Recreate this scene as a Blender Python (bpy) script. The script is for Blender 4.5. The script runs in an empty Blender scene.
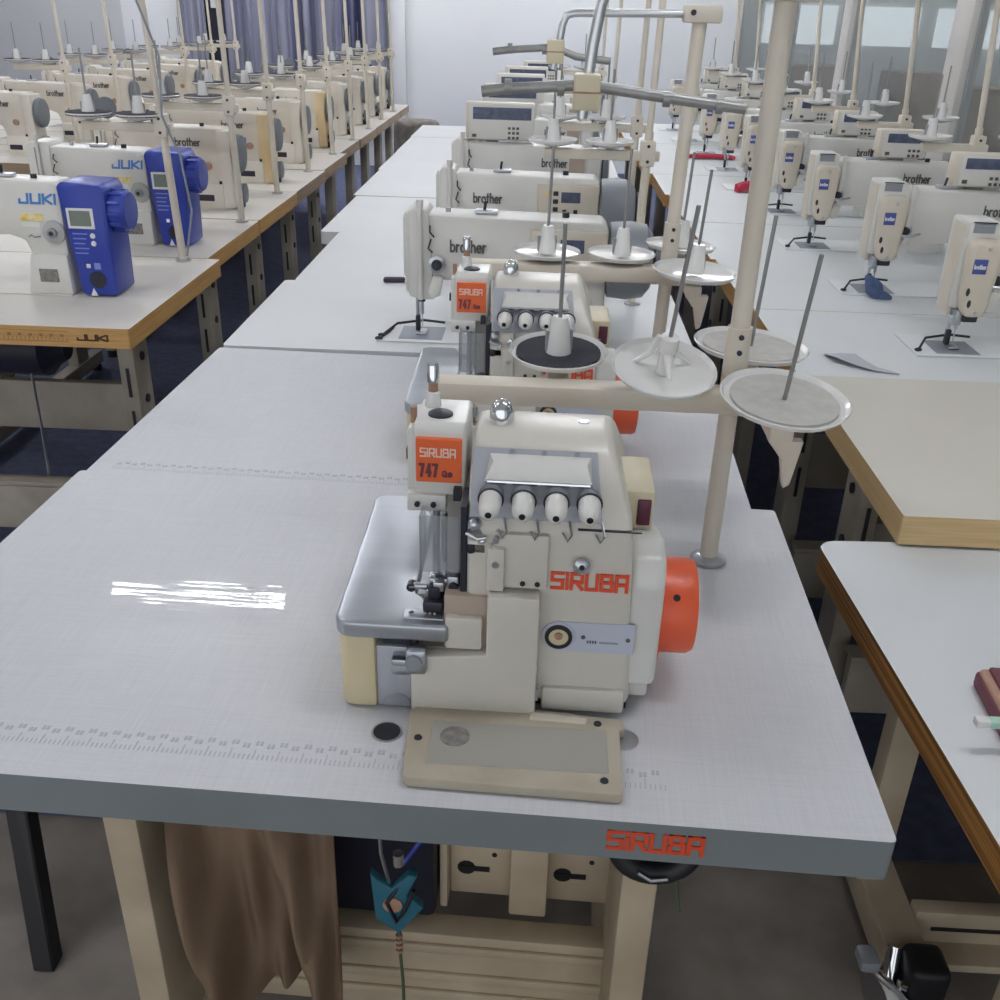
import bpy, bmesh, math, random
from mathutils import Vector, Matrix
random.seed(7)
PI = math.pi
COL = bpy.context.scene.collection

# ------------------------------------------------------------------ materials
def lin(c):
    c /= 255.0
    return c / 12.92 if c <= 0.04045 else ((c + 0.055) / 1.055) ** 2.4

def rgb(h):
    return tuple(lin(int(h[i:i + 2], 16)) for i in (0, 2, 4)) + (1.0,)

def mat(name, h, rough=0.5, metal=0.0, var=0.0, scale=8.0, bump=0.0, bscale=60.0, spec=0.5, h2=None, coat=0.0, stretch=(1, 1, 1)):
    m = bpy.data.materials.new(name)
    m.use_nodes = True
    nt = m.node_tree
    b = nt.nodes['Principled BSDF']
    b.inputs['Base Color'].default_value = rgb(h)
    b.inputs['Roughness'].default_value = rough
    b.inputs['Metallic'].default_value = metal
    b.inputs['Specular IOR Level'].default_value = spec
    b.inputs['Coat Weight'].default_value = coat
    b.inputs['Coat Roughness'].default_value = 0.12
    if var or bump or h2:
        tc = nt.nodes.new('ShaderNodeTexCoord')
        mp = nt.nodes.new('ShaderNodeMapping')
        mp.inputs['Scale'].default_value = stretch
        nt.links.new(tc.outputs['Object'], mp.inputs['Vector'])
    if var or h2:
        n = nt.nodes.new('ShaderNodeTexNoise')
        n.inputs['Scale'].default_value = scale
        n.inputs['Detail'].default_value = 5
        nt.links.new(mp.outputs['Vector'], n.inputs['Vector'])
        r = nt.nodes.new('ShaderNodeValToRGB')
        c = rgb(h)
        r.color_ramp.elements[0].position = 0.35
        r.color_ramp.elements[1].position = 0.65
        r.color_ramp.elements[0].color = rgb(h2) if h2 else tuple(x * (1 - var) for x in c[:3]) + (1,)
        r.color_ramp.elements[1].color = c
        nt.links.new(n.outputs['Fac'], r.inputs['Fac'])
        nt.links.new(r.outputs['Color'], b.inputs['Base Color'])
    if bump:
        n2 = nt.nodes.new('ShaderNodeTexNoise')
        n2.inputs['Scale'].default_value = bscale
        n2.inputs['Detail'].default_value = 4
        nt.links.new(mp.outputs['Vector'], n2.inputs['Vector'])
        bp = nt.nodes.new('ShaderNodeBump')
        bp.inputs['Strength'].default_value = bump
        bp.inputs['Distance'].default_value = 0.002
        nt.links.new(n2.outputs['Fac'], bp.inputs['Height'])
        nt.links.new(bp.outputs['Normal'], b.inputs['Normal'])
    return m

def clear_mat(name, h, gloss=0.12, rough=0.05, tint=None):
    m = bpy.data.materials.new(name)
    m.use_nodes = True
    nt = m.node_tree
    nt.nodes.clear()
    o = nt.nodes.new('ShaderNodeOutputMaterial')
    t = nt.nodes.new('ShaderNodeBsdfTransparent')
    t.inputs['Color'].default_value = rgb(tint or 'e6e8ea')
    g = nt.nodes.new('ShaderNodeBsdfPrincipled')
    g.inputs['Base Color'].default_value = rgb(h)
    g.inputs['Roughness'].default_value = rough
    mx = nt.nodes.new('ShaderNodeMixShader')
    mx.inputs[0].default_value = gloss
    nt.links.new(t.outputs[0], mx.inputs[1])
    nt.links.new(g.outputs[0], mx.inputs[2])
    nt.links.new(mx.outputs[0], o.inputs[0])
    return m

def emit_mat(name, h, s):
    m = bpy.data.materials.new(name)
    m.use_nodes = True
    b = m.node_tree.nodes['Principled BSDF']
    b.inputs['Base Color'].default_value = rgb(h)
    b.inputs['Emission Color'].default_value = rgb(h)
    b.inputs['Emission Strength'].default_value = s
    return m

def weave_mat(name, h, h2, coat=0.3):
    """white laminate printed with a fine linen grain"""
    m = mat(name, h, rough=0.5, var=0.02, coat=coat)
    nt = m.node_tree
    b = nt.nodes['Principled BSDF']
    b.inputs['Coat Roughness'].default_value = 0.012
    tc = nt.nodes.new('ShaderNodeTexCoord')
    out = []
    for st in ((14, 420, 1), (420, 14, 1)):
        mp = nt.nodes.new('ShaderNodeMapping')
        mp.inputs['Scale'].default_value = st
        n = nt.nodes.new('ShaderNodeTexNoise')
        n.inputs['Scale'].default_value = 1.0
        n.inputs['Detail'].default_value = 2
        nt.links.new(tc.outputs['Object'], mp.inputs[0])
        nt.links.new(mp.outputs[0], n.inputs[0])
        out.append(n)
    mth = nt.nodes.new('ShaderNodeMath')
    mth.operation = 'ADD'
    nt.links.new(out[0].outputs['Fac'], mth.inputs[0])
    nt.links.new(out[1].outputs['Fac'], mth.inputs[1])
    r = nt.nodes.new('ShaderNodeValToRGB')
    r.color_ramp.elements[0].position = 0.30
    r.color_ramp.elements[1].position = 0.62
    r.color_ramp.elements[0].color = rgb(h2)
    r.color_ramp.elements[1].color = rgb(h)
    mul = nt.nodes.new('ShaderNodeMath')
    mul.operation = 'MULTIPLY'
    mul.inputs[1].default_value = 0.5
    nt.links.new(mth.outputs[0], mul.inputs[0])
    nt.links.new(mul.outputs[0], r.inputs['Fac'])
    nt.links.new(r.outputs['Color'], b.inputs['Base Color'])
    n3 = nt.nodes.new('ShaderNodeTexNoise')
    mp3 = nt.nodes.new('ShaderNodeMapping')
    mp3.inputs['Scale'].default_value = (9, 75, 1)
    nt.links.new(tc.outputs['Object'], mp3.inputs[0])
    nt.links.new(mp3.outputs[0], n3.inputs[0])
    n3.inputs['Scale'].default_value = 1.0
    n3.inputs['Detail'].default_value = 1.5
    bp = nt.nodes.new('ShaderNodeBump')
    bp.inputs['Strength'].default_value = 0.11
    bp.inputs['Distance'].default_value = 0.0015
    nt.links.new(n3.outputs['Fac'], bp.inputs['Height'])
    nt.links.new(bp.outputs['Normal'], b.inputs['Normal'])
    nt.links.new(bp.outputs['Normal'], b.inputs['Coat Normal'])
    return m

def wood_mat(name, h, h2, rough=0.45, stretch=(3, 3, 90)):
    return mat(name, h, rough=rough, h2=h2, scale=2.2, stretch=stretch)

M = dict(
    white=mat('warm_white_enamel', 'dcdad4', 0.35, var=0.05, scale=9),
    overlock=mat('ivory_enamel', 'd3cec4', 0.32, var=0.04, scale=12),
    overtop=mat('pale_enamel', 'd9d8d3', 0.28, var=0.04, scale=12),
    aged=mat('aged_cream_enamel', 'e0dad0', 0.45, h2='d4cbbc', scale=7),
    cream=mat('cream_plastic', 'd9cba6', 0.45, var=0.05),
    yellowed=mat('yellowed_plastic', 'dcc8a2', 0.5, h2='d0b68a', scale=9),
    ivory=mat('cream_paint', 'dcd4c6', 0.45, h2='d2c8b7', scale=6),
    legpaint=mat('cream_leg_paint', 'cbbca3', 0.55, h2='b4a48c', scale=7),
    legaged=mat('grey_cream_leg_paint', 'b2aa9b', 0.55, h2='978f82', scale=6),
    disc=mat('white_plastic', 'e6e5e2', 0.16, var=0.02, coat=0.4),
    felt=mat('grey_felt', 'bdbbb6', 0.9, var=0.12, scale=60),
    foam=mat('black_foam', '3b3b44', 0.95, var=0.25, scale=140, bump=0.4, bscale=300),
    steel=mat('steel', 'c3c6cc', 0.3, 1.0, var=0.08, scale=20),
    platedull=mat('dull_steel_plate', '9a9ea8', 0.5, 0.4),
    satin=mat('brushed_steel', 'b6bac1', 0.38, 1.0, var=0.06, scale=4, stretch=(1, 20, 1)),
    satinlight=mat('bright_steel_tube', 'd2d4d6', 0.28, 0.8),
    chrome=mat('chrome', 'e4e6e8', 0.1, 1.0),
    rulergrey=mat('pale_ruler_print', 'b4b6bc', 0.5),
    rod=mat('grey_steel_rod', '9a9a9a', 0.38, 0.85),
    pipe=mat('worn_grey_pipe', 'a3a3a1', 0.42, 0.7, var=0.2, scale=40),
    darkmetal=mat('dark_metal', '3c3c44', 0.4, 0.6),
    black=mat('black_plastic', '1b1b1f', 0.5),
    navyblack=mat('navy_black_plastic', '1d2030', 0.5),
    orange=mat('orange_plastic', 'e4603a', 0.35),
    redprint=mat('red_orange_print', 'e2502c', 0.5),
    badge=mat('orange_badge', 'ea6a35', 0.4),
    badge_ink=mat('maroon_ink', '6d3542', 0.5),
    badge_white=mat('pale_ink', 'f4d9c9', 0.5),
    silver=mat('silver_panel', 'b4b7bf', 0.4, 0.35),
    labelblue=mat('pale_blue_label', 'c3c8d8', 0.35, 0.1),
    ink=mat('grey_ink', '5a5653', 0.6),
    inkbrown=mat('brown_ruler_ink', '9a7040', 0.6),
    inkdark=mat('dark_brown_ink', '4a2c1c', 0.6),
    blue=mat('blue_plastic', '2a3f9e', 0.35),
    badgeblue=mat('muted_blue_badge', '4a58a0', 0.4),
    blueprint=mat('blue_print', '4a86cc', 0.5),
    blueprint_pale=mat('pale_blue_print', '7f8ed2', 0.5),
    yellowlabel=mat('yellow_label', 'e3c23a', 0.5, h2='e8dcb0', scale=70),
    greylabel=mat('grey_label', '8c8a86', 0.5, h2='6f6d6a', scale=120),
    screen=mat('grey_green_screen', '7c857c', 0.2, var=0.1, scale=50),
    lcd=mat('dark_slate_display', '4a5168', 0.2, h2='5d647a', scale=60),
    greypale=mat('pale_grey_plastic', 'b4b4b2', 0.4),
    grey=mat('grey_plastic', '8f949a', 0.4),
    wheelgrey=mat('slate_grey_wheel', '6e7278', 0.45),
    lam=mat('white_laminate', 'dcdedf', 0.45, var=0.025, scale=4),
    lamL=mat('warm_white_laminate', 'dfdad2', 0.45, var=0.03, scale=4),
    lamR=mat('cool_white_laminate', 'dfe2e3', 0.45, var=0.025, scale=4),
    lambeige=mat('beige_laminate', 'd6d1c5', 0.35, var=0.03, scale=3),
    linen=weave_mat('linen_laminate', 'd3d4d8', 'c9cace'),
    linendull=weave_mat('dull_linen_laminate', 'd0d1d5', 'c6c7cc', 0.0),
    edgegrey=mat('grey_table_edge', '858d8f', 0.45, h2='7b8385', scale=5),
    edgewood=wood_mat('honey_wood_edge', 'd3a868', 'c0925a'),
    edgepale=wood_mat('pale_wood_edge', 'd9bd8e', 'cfae7c'),
    edgedull=wood_mat('dull_wood_edge', 'b29a7d', '9d8468'),
    ply=wood_mat('plywood_edge', 'bb8649', '5f3d20', stretch=(1, 1, 150)),
    cloth=mat('brown_cloth', '8f7863', 0.95, h2='7c6653', scale=5, bump=0.3, bscale=500),
    maroon=mat('maroon_leather', '6e3440', 0.6, var=0.2, scale=40),
    dusk=mat('brown_enamel_recess_shade', 'b3a294', 0.5),
    duskdark2=mat('dark_brown_box', '3b3635', 0.6),
    duskdark=mat('brown_plastic', '70595a', 0.4),
    creampale=mat('pale_cream_plastic', 'd8cdb0', 0.45, var=0.04),
    tan=mat('tan_edge', 'b08a74', 0.6, var=0.2, scale=50),
    mint=mat('mint_plastic', 'b6dac8', 0.25),
    redcloth=mat('red_cloth', 'b8364c', 0.9),
    bluecloth=mat('slate_blue_cloth', '53648c', 0.9, var=0.3, scale=40),
    purple=mat('dark_purple_cloth', '49404f', 0.9),
    scrap=mat('grey_paper', 'b9bbc2', 0.8),
    cordgreen=mat('green_cord', '4c5a42', 0.8),
    teal=mat('teal_plastic', '28677a', 0.45),
    wallw=mat('white_wall_paint', 'e5e6e8', 0.8, var=0.03, scale=1.2),
    wallg=mat('grey_wall_paint', 'c2c2c5', 0.8, var=0.05, scale=1.5),
    wallside=mat('side_wall_paint', 'c4c4c6', 0.8),
    ceil=mat('ceiling_paint', 'd8d8d8', 0.9),
    concrete=mat('concrete_floor', '968e86', 0.8, h2='7d766f', scale=7, bump=0.3, bscale=30),
    carpet=mat('navy_carpet', '5f6684', 0.95, h2='545a76', scale=30, bump=0.5, bscale=400),
    curt=mat('navy_curtain', 'a3a4b4', 0.9, h2='3f4264', scale=2.4, stretch=(5, .4, 0.05)),
    curtg=mat('lavender_grey_curtain', 'a6a7b4', 0.9, h2='74758a', scale=3.0, stretch=(9, 1, 0.15)),
    alu=mat('aluminium_mullion', 'd8d3cd', 0.4, 0.25, var=0.05),
    glass=clear_mat('partition_glass', 'aab0b2', gloss=0.28, rough=0.06, tint='e2e6e6'),
    clear=clear_mat('clear_shield', 'd7dade', gloss=0.25, rough=0.1),
    tube=emit_mat('lamp_tube', 'f9fbff', 64.0),
    daylight=emit_mat('lit_window', 'e2e6ea', 0.6),
    card=mat('brown_cardboard', '9a7a5c', 0.85, var=0.15, scale=6),
    roomdark=mat('dim_room_wall', 'd6d6d2', 0.85, h2='c6c5c0', scale=1.6),
    sack=mat('grey_brown_sacking', '8f8880', 0.95, h2='6f6a66', scale=18, bump=0.6, bscale=60),
    rubber=mat('black_rubber', '17171a', 0.75),
    beigebox=mat('beige_tray_plastic', 'b9b09d', 0.5, h2='aaa08d', scale=14),
    trayin=mat('grey_tray_recess', 'a4a198', 0.5, var=0.05),
    smoke=mat('dark_red_switch', '5b2038', 0.3),
)

# ------------------------------------------------------------------ mesh builder
class MB:
    def __init__(self):
        self.v, self.f, self.fm, self.mats = [], [], [], []

    def mi(self, m):
        m = M[m]
        if m not in self.mats:
            self.mats.append(m)
        return self.mats.index(m)

    def add(self, verts, faces, m):
        o = len(self.v)
        self.v += [tuple(p) for p in verts]
        for k, f in enumerate(faces):
            self.f.append(tuple(i + o for i in f))
            mm = m[k] if isinstance(m, list) else m
            self.fm.append(self.mi(mm))
        return self

    def from_bm(self, bm, m):
        bm.verts.index_update()
        vs = [v.co.copy() for v in bm.verts]
        fs = [[v.index for v in f.verts] for f in bm.faces]
        bm.free()
        return self.add(vs, fs, m)

    def box(self, x0, x1, y0, y1, z0, z1, m, bev=0.0, seg=2, top=None, mtx=None):
        bm = bmesh.new()
        bmesh.ops.create_cube(bm, size=1)
        for v in bm.verts:
            v.co = Vector((x0 + (v.co.x + .5) * (x1 - x0), y0 + (v.co.y + .5) * (y1 - y0), z0 + (v.co.z + .5) * (z1 - z0)))
        if bev:
            bmesh.ops.bevel(bm, geom=bm.edges[:], offset=bev, segments=seg, affect='EDGES', profile=.5)
        if mtx is not None:
            bm.transform(mtx)
        bm.normal_update()
        if top:
            ms = [top if f.normal.z > .7 else m for f in bm.faces]
            return self.from_bm(bm, ms)
        return self.from_bm(bm, m)

    def prism(self, poly, axis, a, b, m, bev=0.0, seg=2, taper=None):
        """poly: 2-D outline; axis 'y' -> (x,z) outline extruded a..b in y; 'x' -> (y,z); 'z' -> (x,y)"""
        def P(p, t):
            u, v = p
            return {'y': (u, t, v), 'x': (t, u, v), 'z': (u, v, t)}[axis]
        bm = bmesh.new()
        A = [bm.verts.new(P(p, a)) for p in poly]
        B = [bm.verts.new(P(p, b)) for p in poly]
        bm.faces.new(A)
        bm.faces.new(list(reversed(B)))
        n = len(poly)
        for i in range(n):
            j = (i + 1) % n
            bm.faces.new((A[i], B[i], B[j], A[j]))
        if taper:
            for v in bm.verts:
                v.co = Vector(taper(v.co))
        bmesh.ops.recalc_face_normals(bm, faces=bm.faces[:])
        if bev:
            ed = [e for e in bm.edges if len(e.link_faces) == 2 and e.calc_face_angle(0) > 0.5]
            bmesh.ops.bevel(bm, geom=ed, offset=bev, segments=seg, affect='EDGES', profile=.5)
        return self.from_bm(bm, m)

    def lathe(self, prof, o, d, m, seg=20):
        """prof: list of (radius, distance along d); m may be a list, one per ring"""
        d = Vector(d).normalized()
        o = Vector(o)
        a = d.orthogonal().normalized()
        b = d.cross(a)
        vs, fs, ms = [], [], []
        for (r, t) in prof:
            for k in range(seg):
                th = 2 * PI * k / seg
                vs.append(o + d * t + (a * math.cos(th) + b * math.sin(th)) * max(r, 1e-5))
        for i in range(len(prof) - 1):
            for k in range(seg):
                j = (k + 1) % seg
                fs.append((i * seg + k, i * seg + j, (i + 1) * seg + j, (i + 1) * seg + k))
                ms.append(m[i] if isinstance(m, list) else m)
        fs.append(tuple(reversed(range(seg))))
        ms.append(m[0] if isinstance(m, list) else m)
        L = (len(prof) - 1) * seg
        fs.append(tuple(L + k for k in range(seg)))
        ms.append(m[-1] if isinstance(m, list) else m)
        return self.add(vs, fs, ms)

    def cyl(self, p, q, r, m, seg=14, r2=None):
        p, q = Vector(p), Vector(q)
        return self.lathe([(r, 0), (r2 if r2 is not None else r, (q - p).length)], p, q - p, m, seg)

    def tube(self, pts, r, m, seg=8):
        pts = [Vector(p) for p in pts]
        n = len(pts)
        T = []
        for i in range(n):
            t = (pts[min(i + 1, n - 1)] - pts[max(i - 1, 0)]).normalized()
            T.append(t)
        a = T[0].orthogonal().normalized()
        vs, fs = [], []
        for i in range(n):
            a = (a - T[i] * a.dot(T[i])).normalized()
            b = T[i].cross(a)
            rr = r[i] if isinstance(r, (list, tuple)) else r
            for k in range(seg):
                th = 2 * PI * k / seg
                vs.append(pts[i] + (a * math.cos(th) + b * math.sin(th)) * rr)
        for i in range(n - 1):
            for k in range(seg):
                j = (k + 1) % seg
                fs.append((i * seg + k, i * seg + j, (i + 1) * seg + j, (i + 1) * seg + k))
        fs.append(tuple(reversed(range(seg))))
        fs.append(tuple((n - 1) * seg + k for k in range(seg)))
        return self.add(vs, fs, m)

    def sphere(self, c, r, m, sx=1, sy=1, sz=1, seg=14, rings=8):
        prof = []
        for i in range(rings + 1):
            t = PI * i / rings
            prof.append((r * math.sin(t), -r * math.cos(t)))
        o = len(self.v)
        self.lathe(prof, (0, 0, 0), (0, 0, 1), m, seg)
        for i in range(o, len(self.v)):
            x, y, z = self.v[i]
            self.v[i] = (c[0] + x * sx, c[1] + y * sy, c[2] + z * sz)
        return self

    def mesh(self, name, smooth=40):
        me = bpy.data.meshes.new(name)
        me.from_pydata(self.v, [], self.f)
        for m in self.mats:
            me.materials.append(m)
        me.polygons.foreach_set('material_index', self.fm)
        me.polygons.foreach_set('use_smooth', [True] * len(me.polygons))
        me.update()
        me.set_sharp_from_angle(angle=math.radians(smooth))
        return me

    def obj(self, name, parent=None, **kw):
        o = bpy.data.objects.new(name, self.mesh(name))
        COL.objects.link(o)
        if parent is not None:
            o.parent = parent
        for k, v in kw.items():
            o[k] = v
        return o

def pieces(mb, name, parent, **kw):
    """one object per loose piece of the mesh"""
    root = list(range(len(mb.v)))
    def find(i):
        while root[i] != i:
            root[i] = root[root[i]]
            i = root[i]
        return i
    for f in mb.f:
        for i in f[1:]:
            root[find(i)] = find(f[0])
    groups = {}
    for k, f in enumerate(mb.f):
        groups.setdefault(find(f[0]), []).append(k)
    for g in groups.values():
        b = MB()
        b.mats = list(mb.mats)
        ix = {}
        for k in g:
            b.f.append(tuple(ix.setdefault(i, len(ix)) for i in mb.f[k]))
            b.fm.append(mb.fm[k])
        b.v = [None] * len(ix)
        for i, j in ix.items():
            b.v[j] = mb.v[i]
        b.obj(name, parent, **kw)

def tag(o, label, cat, group=None):
    o['label'] = label
    o['category'] = cat
    if group:
        o['group'] = group
    return o

def thing(name, label, cat, loc=(0, 0, 0), rz=0.0, group=None):
    o = bpy.data.objects.new(name, None)
    o.empty_display_size = .05
    COL.objects.link(o)
    o.location = loc
    o.rotation_euler = (0, 0, rz)
    return tag(o, label, cat, group)

def structure(o):
    o['kind'] = 'structure'
    return o

def children(o):
    return [c for c in COL.objects if c.parent is o]

def dup(root, loc, rz, label, group=None, skip=()):
    r = root.copy()
    COL.objects.link(r)
    r.location = loc
    r.rotation_euler = (0, 0, rz)
    r['label'] = label
    if group:
        r['group'] = group
    for ch in TREE[root.name]:
        if ch[0].name.split('.')[0] in skip:
            continue
        c = ch[0].copy()
        COL.objects.link(c)
        c.parent = r
        for g in ch[1]:
            d = g.copy()
            COL.objects.link(d)
            d.parent = c
    return r

TREE = {}
def freeze(root):
    TREE[root.name] = [(c, children(c)) for c in children(root)]
    return root

# ------------------------------------------------------------------ lettering (drawn strokes)
def arc(cx, cy, rx, ry, a0, a1, n=8):
    return [(cx + rx * math.cos(math.radians(a0 + (a1 - a0) * i / n)), cy + ry * math.sin(math.radians(a0 + (a1 - a0) * i / n))) for i in range(n + 1)]

SQ = {  # square display capitals, width 1
    'S': (1, [[(1, 1), (0, 1), (0, .52), (1, .52), (1, 0), (0, 0)]]),
    'I': (.0, [[(0, 0), (0, .62)], [(0, .9), (0, 1)]]),
    'R': (1, [[(0, 0), (0, 1), (1, 1), (1, .45), (.3, .45)], [(.45, .45), (1, 0)]]),
    'U': (1, [[(0, 1), (0, 0), (1, 0), (1, 1)]]),
    'B': (1, [[(.15, .52), (1, .52), (1, 0), (0, 0), (0, .36)], [(0, .7), (0, 1), (.9, 1), (.9, .52)]]),
    'A': (1, [[(0, 0), (0, 1), (1, 1), (1, 0)], [(.3, .42), (1, .42)]]),
    'J': (.9, [[(.9, 1), (.9, 0), (0, 0), (0, .35)]]),
    'K': (.9, [[(0, 0), (0, 1)], [(.9, 1), (.1, .5), (.9, 0)]]),
    '7': (.8, [[(0, 1), (.8, 1), (.3, 0)]]),
    '4': (.8, [[(.62, 0), (.62, 1), (0, .32), (.85, .32)]]),
    'Q': (.7, [arc(.35, .4, .35, .4, 0, 360, 12), [(.4, .25), (.75, -.05)]]),
    'e': (.6, [[(0, .32), (.6, .32)] + arc(.3, .3, .3, .3, 5, 320, 10)]),
}
LC = {  # rounded lower case
    'b': (.62, [[(0, 1), (0, 0)], arc(.31, .31, .31, .31, 0, 360, 12)]),
    'r': (.36, [[(0, 0), (0, .62)], arc(.3, .3, .3, .3, 180, 80, 6)]),
    'o': (.64, [arc(.32, .31, .32, .31, 0, 360, 12)]),
    't': (.36, [[(.16, .95), (.16, 0)], [(-.02, .62), (.36, .62)]]),
    'h': (.58, [[(0, 1), (0, 0)], arc(.29, .33, .29, .29, 180, 0, 8) + [(.58, 0)]]),
    'e': (.62, [[(0, .32), (.62, .32)] + arc(.31, .31, .31, .31, 5, 315, 10)]),
}

def letters(mb, text, font, o, ux, uy, size, m, stroke=.18, gap=.32, depth=.0012, xs=1.0, slant=0.0):
    """raised strokes; o = lower left corner, ux / uy = directions, size = cap height, xs = width factor"""
    o, ux, uy = Vector(o), Vector(ux).normalized(), Vector(uy).normalized()
    nz = ux.cross(uy)
    x = 0.0
    h = stroke / 2
    kk = 0
    for ch in text:
        w, lines = font[ch]
        for ln in lines:
            for i in range(len(ln) - 1):
                (ax, ay), (bx, by) = ln[i], ln[i + 1]
                A, B = Vector(((x + ax * xs), ay)), Vector(((x + bx * xs), by))
                d = (B - A)
                if d.length < 1e-6:
                    continue
                d.normalize()
                n = Vector((-d.y, d.x))
                A2, B2 = A - d * h, B + d * h
                q = [A2 - n * h, B2 - n * h, B2 + n * h, A2 + n * h]
                pts = [o + ux * ((p.x + slant * p.y) * size) + uy * (p.y * size) for p in q]
                kk += 1
                lo = [p - nz * .0006 for p in pts]
                hi = [p + nz * (depth + kk * 4e-5) for p in pts]
                mb.add(lo + hi, [(4, 5, 6, 7), (0, 1, 5, 4), (1, 2, 6, 5), (2, 3, 7, 6), (3, 0, 4, 7)], m)
        x += w * xs + gap
    return mb

def text_width(text, font, size, gap, xs):
    return (sum(font[c][0] * xs for c in text) + gap * (len(text) - 1)) * size

def fit_letters(mb, text, font, o, ux, uy, width, size, m, stroke=.18, gap=.32, depth=.0012, slant=0.0):
    base = sum(font[c][0] for c in text)
    total = width / size - stroke
    gap = min(gap, .3 * total / (len(text) - 1))
    gap = max(gap, stroke * 1.25)
    xs = (total - gap * (len(text) - 1)) / base
    return letters(mb, text, font, o, ux, uy, size, m, stroke, gap, depth, xs, slant)

# ------------------------------------------------------------------ tables
def ruler_marks(mb, x0, x1, y, z, m, n, up=(0, 1, 0), face='z'):
    step = (x1 - x0) / n
    for i in range(n + 1):
        h = .014 if i % 5 == 0 else .007
        x = x0 + i * step
        if face == 'z':
            mb.box(x - .0006, x + .0006, y, y + h, z - .0002, z + .0004, m)
        else:
            mb.box(x - .0006, x + .0006, y - .0005, y + .0002, z, z + h, m)
    return mb

def ruler_numerals(mb, x0, x1, y, z, n):
    random.seed(3)
    for i in range(n):
        x = x0 + (x1 - x0) * i / n
        for k in range(2):
            mb.box(x + .0045 * k, x + .0045 * k + .003, y + .004 * (i % 2), y + .0062 + .004 * (i % 2), z - .0002, z + .0005, 'rulergrey')
    return mb

def make_table(name, label, x0, x1, y0, y1, zt, lam, edge, th=.045, rz=0.0, leg='legaged', legx=(.24, .24), legy=None,
               legd=.05, group=None, parts=True, motor=True, round_=.012, cat='sewing table', beams=True):
    cx, cy = (x0 + x1) / 2, (y0 + y1) / 2
    t = thing(name, label, cat, (cx, cy, 0), rz, group)
    X, Y = (x1 - x0) / 2, (y1 - y0) / 2
    top = MB()
    r = round_
    poly = []
    for (px, py, a) in ((X - r, Y - r, 0), (-X + r, Y - r, 90), (-X + r, -Y + r, 180), (X - r, -Y + r, 270)):
        poly += arc(px, py, r, r, a, a + 90, 4)
    n = len(poly)
    vs = [(p[0], p[1], zt - th) for p in poly] + [(p[0], p[1], zt) for p in poly]
    fs = [tuple(reversed(range(n))), tuple(range(n, 2 * n))] + [(i, (i + 1) % n, n + (i + 1) % n, n + i) for i in range(n)]
    top.add(vs, fs, [edge, lam] + [edge] * n)
    top.obj('table_top', t)
    ly = 0.0 if legy is None else legy
    zb = zt - th
    for s in (-1, 1) if legx else ():
        lx = -X + legx[0] if s < 0 else X - legx[1]
        g = MB()
        g.box(lx - .022, lx + .022, ly - legd, ly + legd, .09, zb, leg, .004)
        g.box(lx - .026, lx + .026, -Y * .78, Y * .78, .035, .09, leg, .005)
        g.box(lx - .024, lx + .024, -Y * .7, Y * .7, zb - .03, zb - .0005, leg, .004)
        o = g.obj('leg', t)
        if parts:
            b, sl_ = MB(), MB()
            for zz in (zb - .12, zb - .24):
                b.cyl((lx + .021, ly, zz), (lx + .027, ly, zz), .012, 'darkmetal', 8)
                b.cyl((lx - .021, ly, zz), (lx - .027, ly, zz), .012, 'darkmetal', 8)
                sl_.box(lx - .004, lx + .004, ly - legd - .003, ly - legd + .002, zz - .1, zz - .02, 'darkmetal')
            pieces(b, 'bolt', o)
            pieces(sl_, 'slot', o)
            for yy in (-Y * .7, Y * .7):
                MB().cyl((lx, yy, 0.0), (lx, yy, .036), .02, 'rubber', 10).obj('levelling_foot', o)
    if not beams or not legx:
        return t
    lx0, lx1 = -X + legx[0], X - legx[1]
    MB().box(lx0, lx1, ly + .02, ly + .05, .36, .50, leg, .004).obj('crossbeam', t)
    c = MB()
    c.box(lx0, lx1, ly - .13, ly - .1, .12, .25, leg, .004)
    c.box(lx0, lx1, ly - .13, ly - .08, .25, .262, leg, .003)
    c.obj('treadle_rail', t)
    if parts and motor:
        mo = MB()
        mo.lathe([(.03, 0), (.075, .006), (.075, .15), (.05, .17), (.03, .2)], (X * .1, ly - .02, zb - .1), (1, 0, 0), 'navyblack', 16)
        mo.box(X * .1 + .02, X * .1 + .12, ly - .06, ly + .02, zb - .03, zb - .002, 'darkmetal')
        mo.obj('motor', t)
        MB().tube([(X * .3, -Y * .3, zb - .002), (X * .3, -Y * .32, .4), (X * .3, -Y * .35, .256)], .004, 'steel', 6).obj('treadle_rod', t)
    return t

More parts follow.
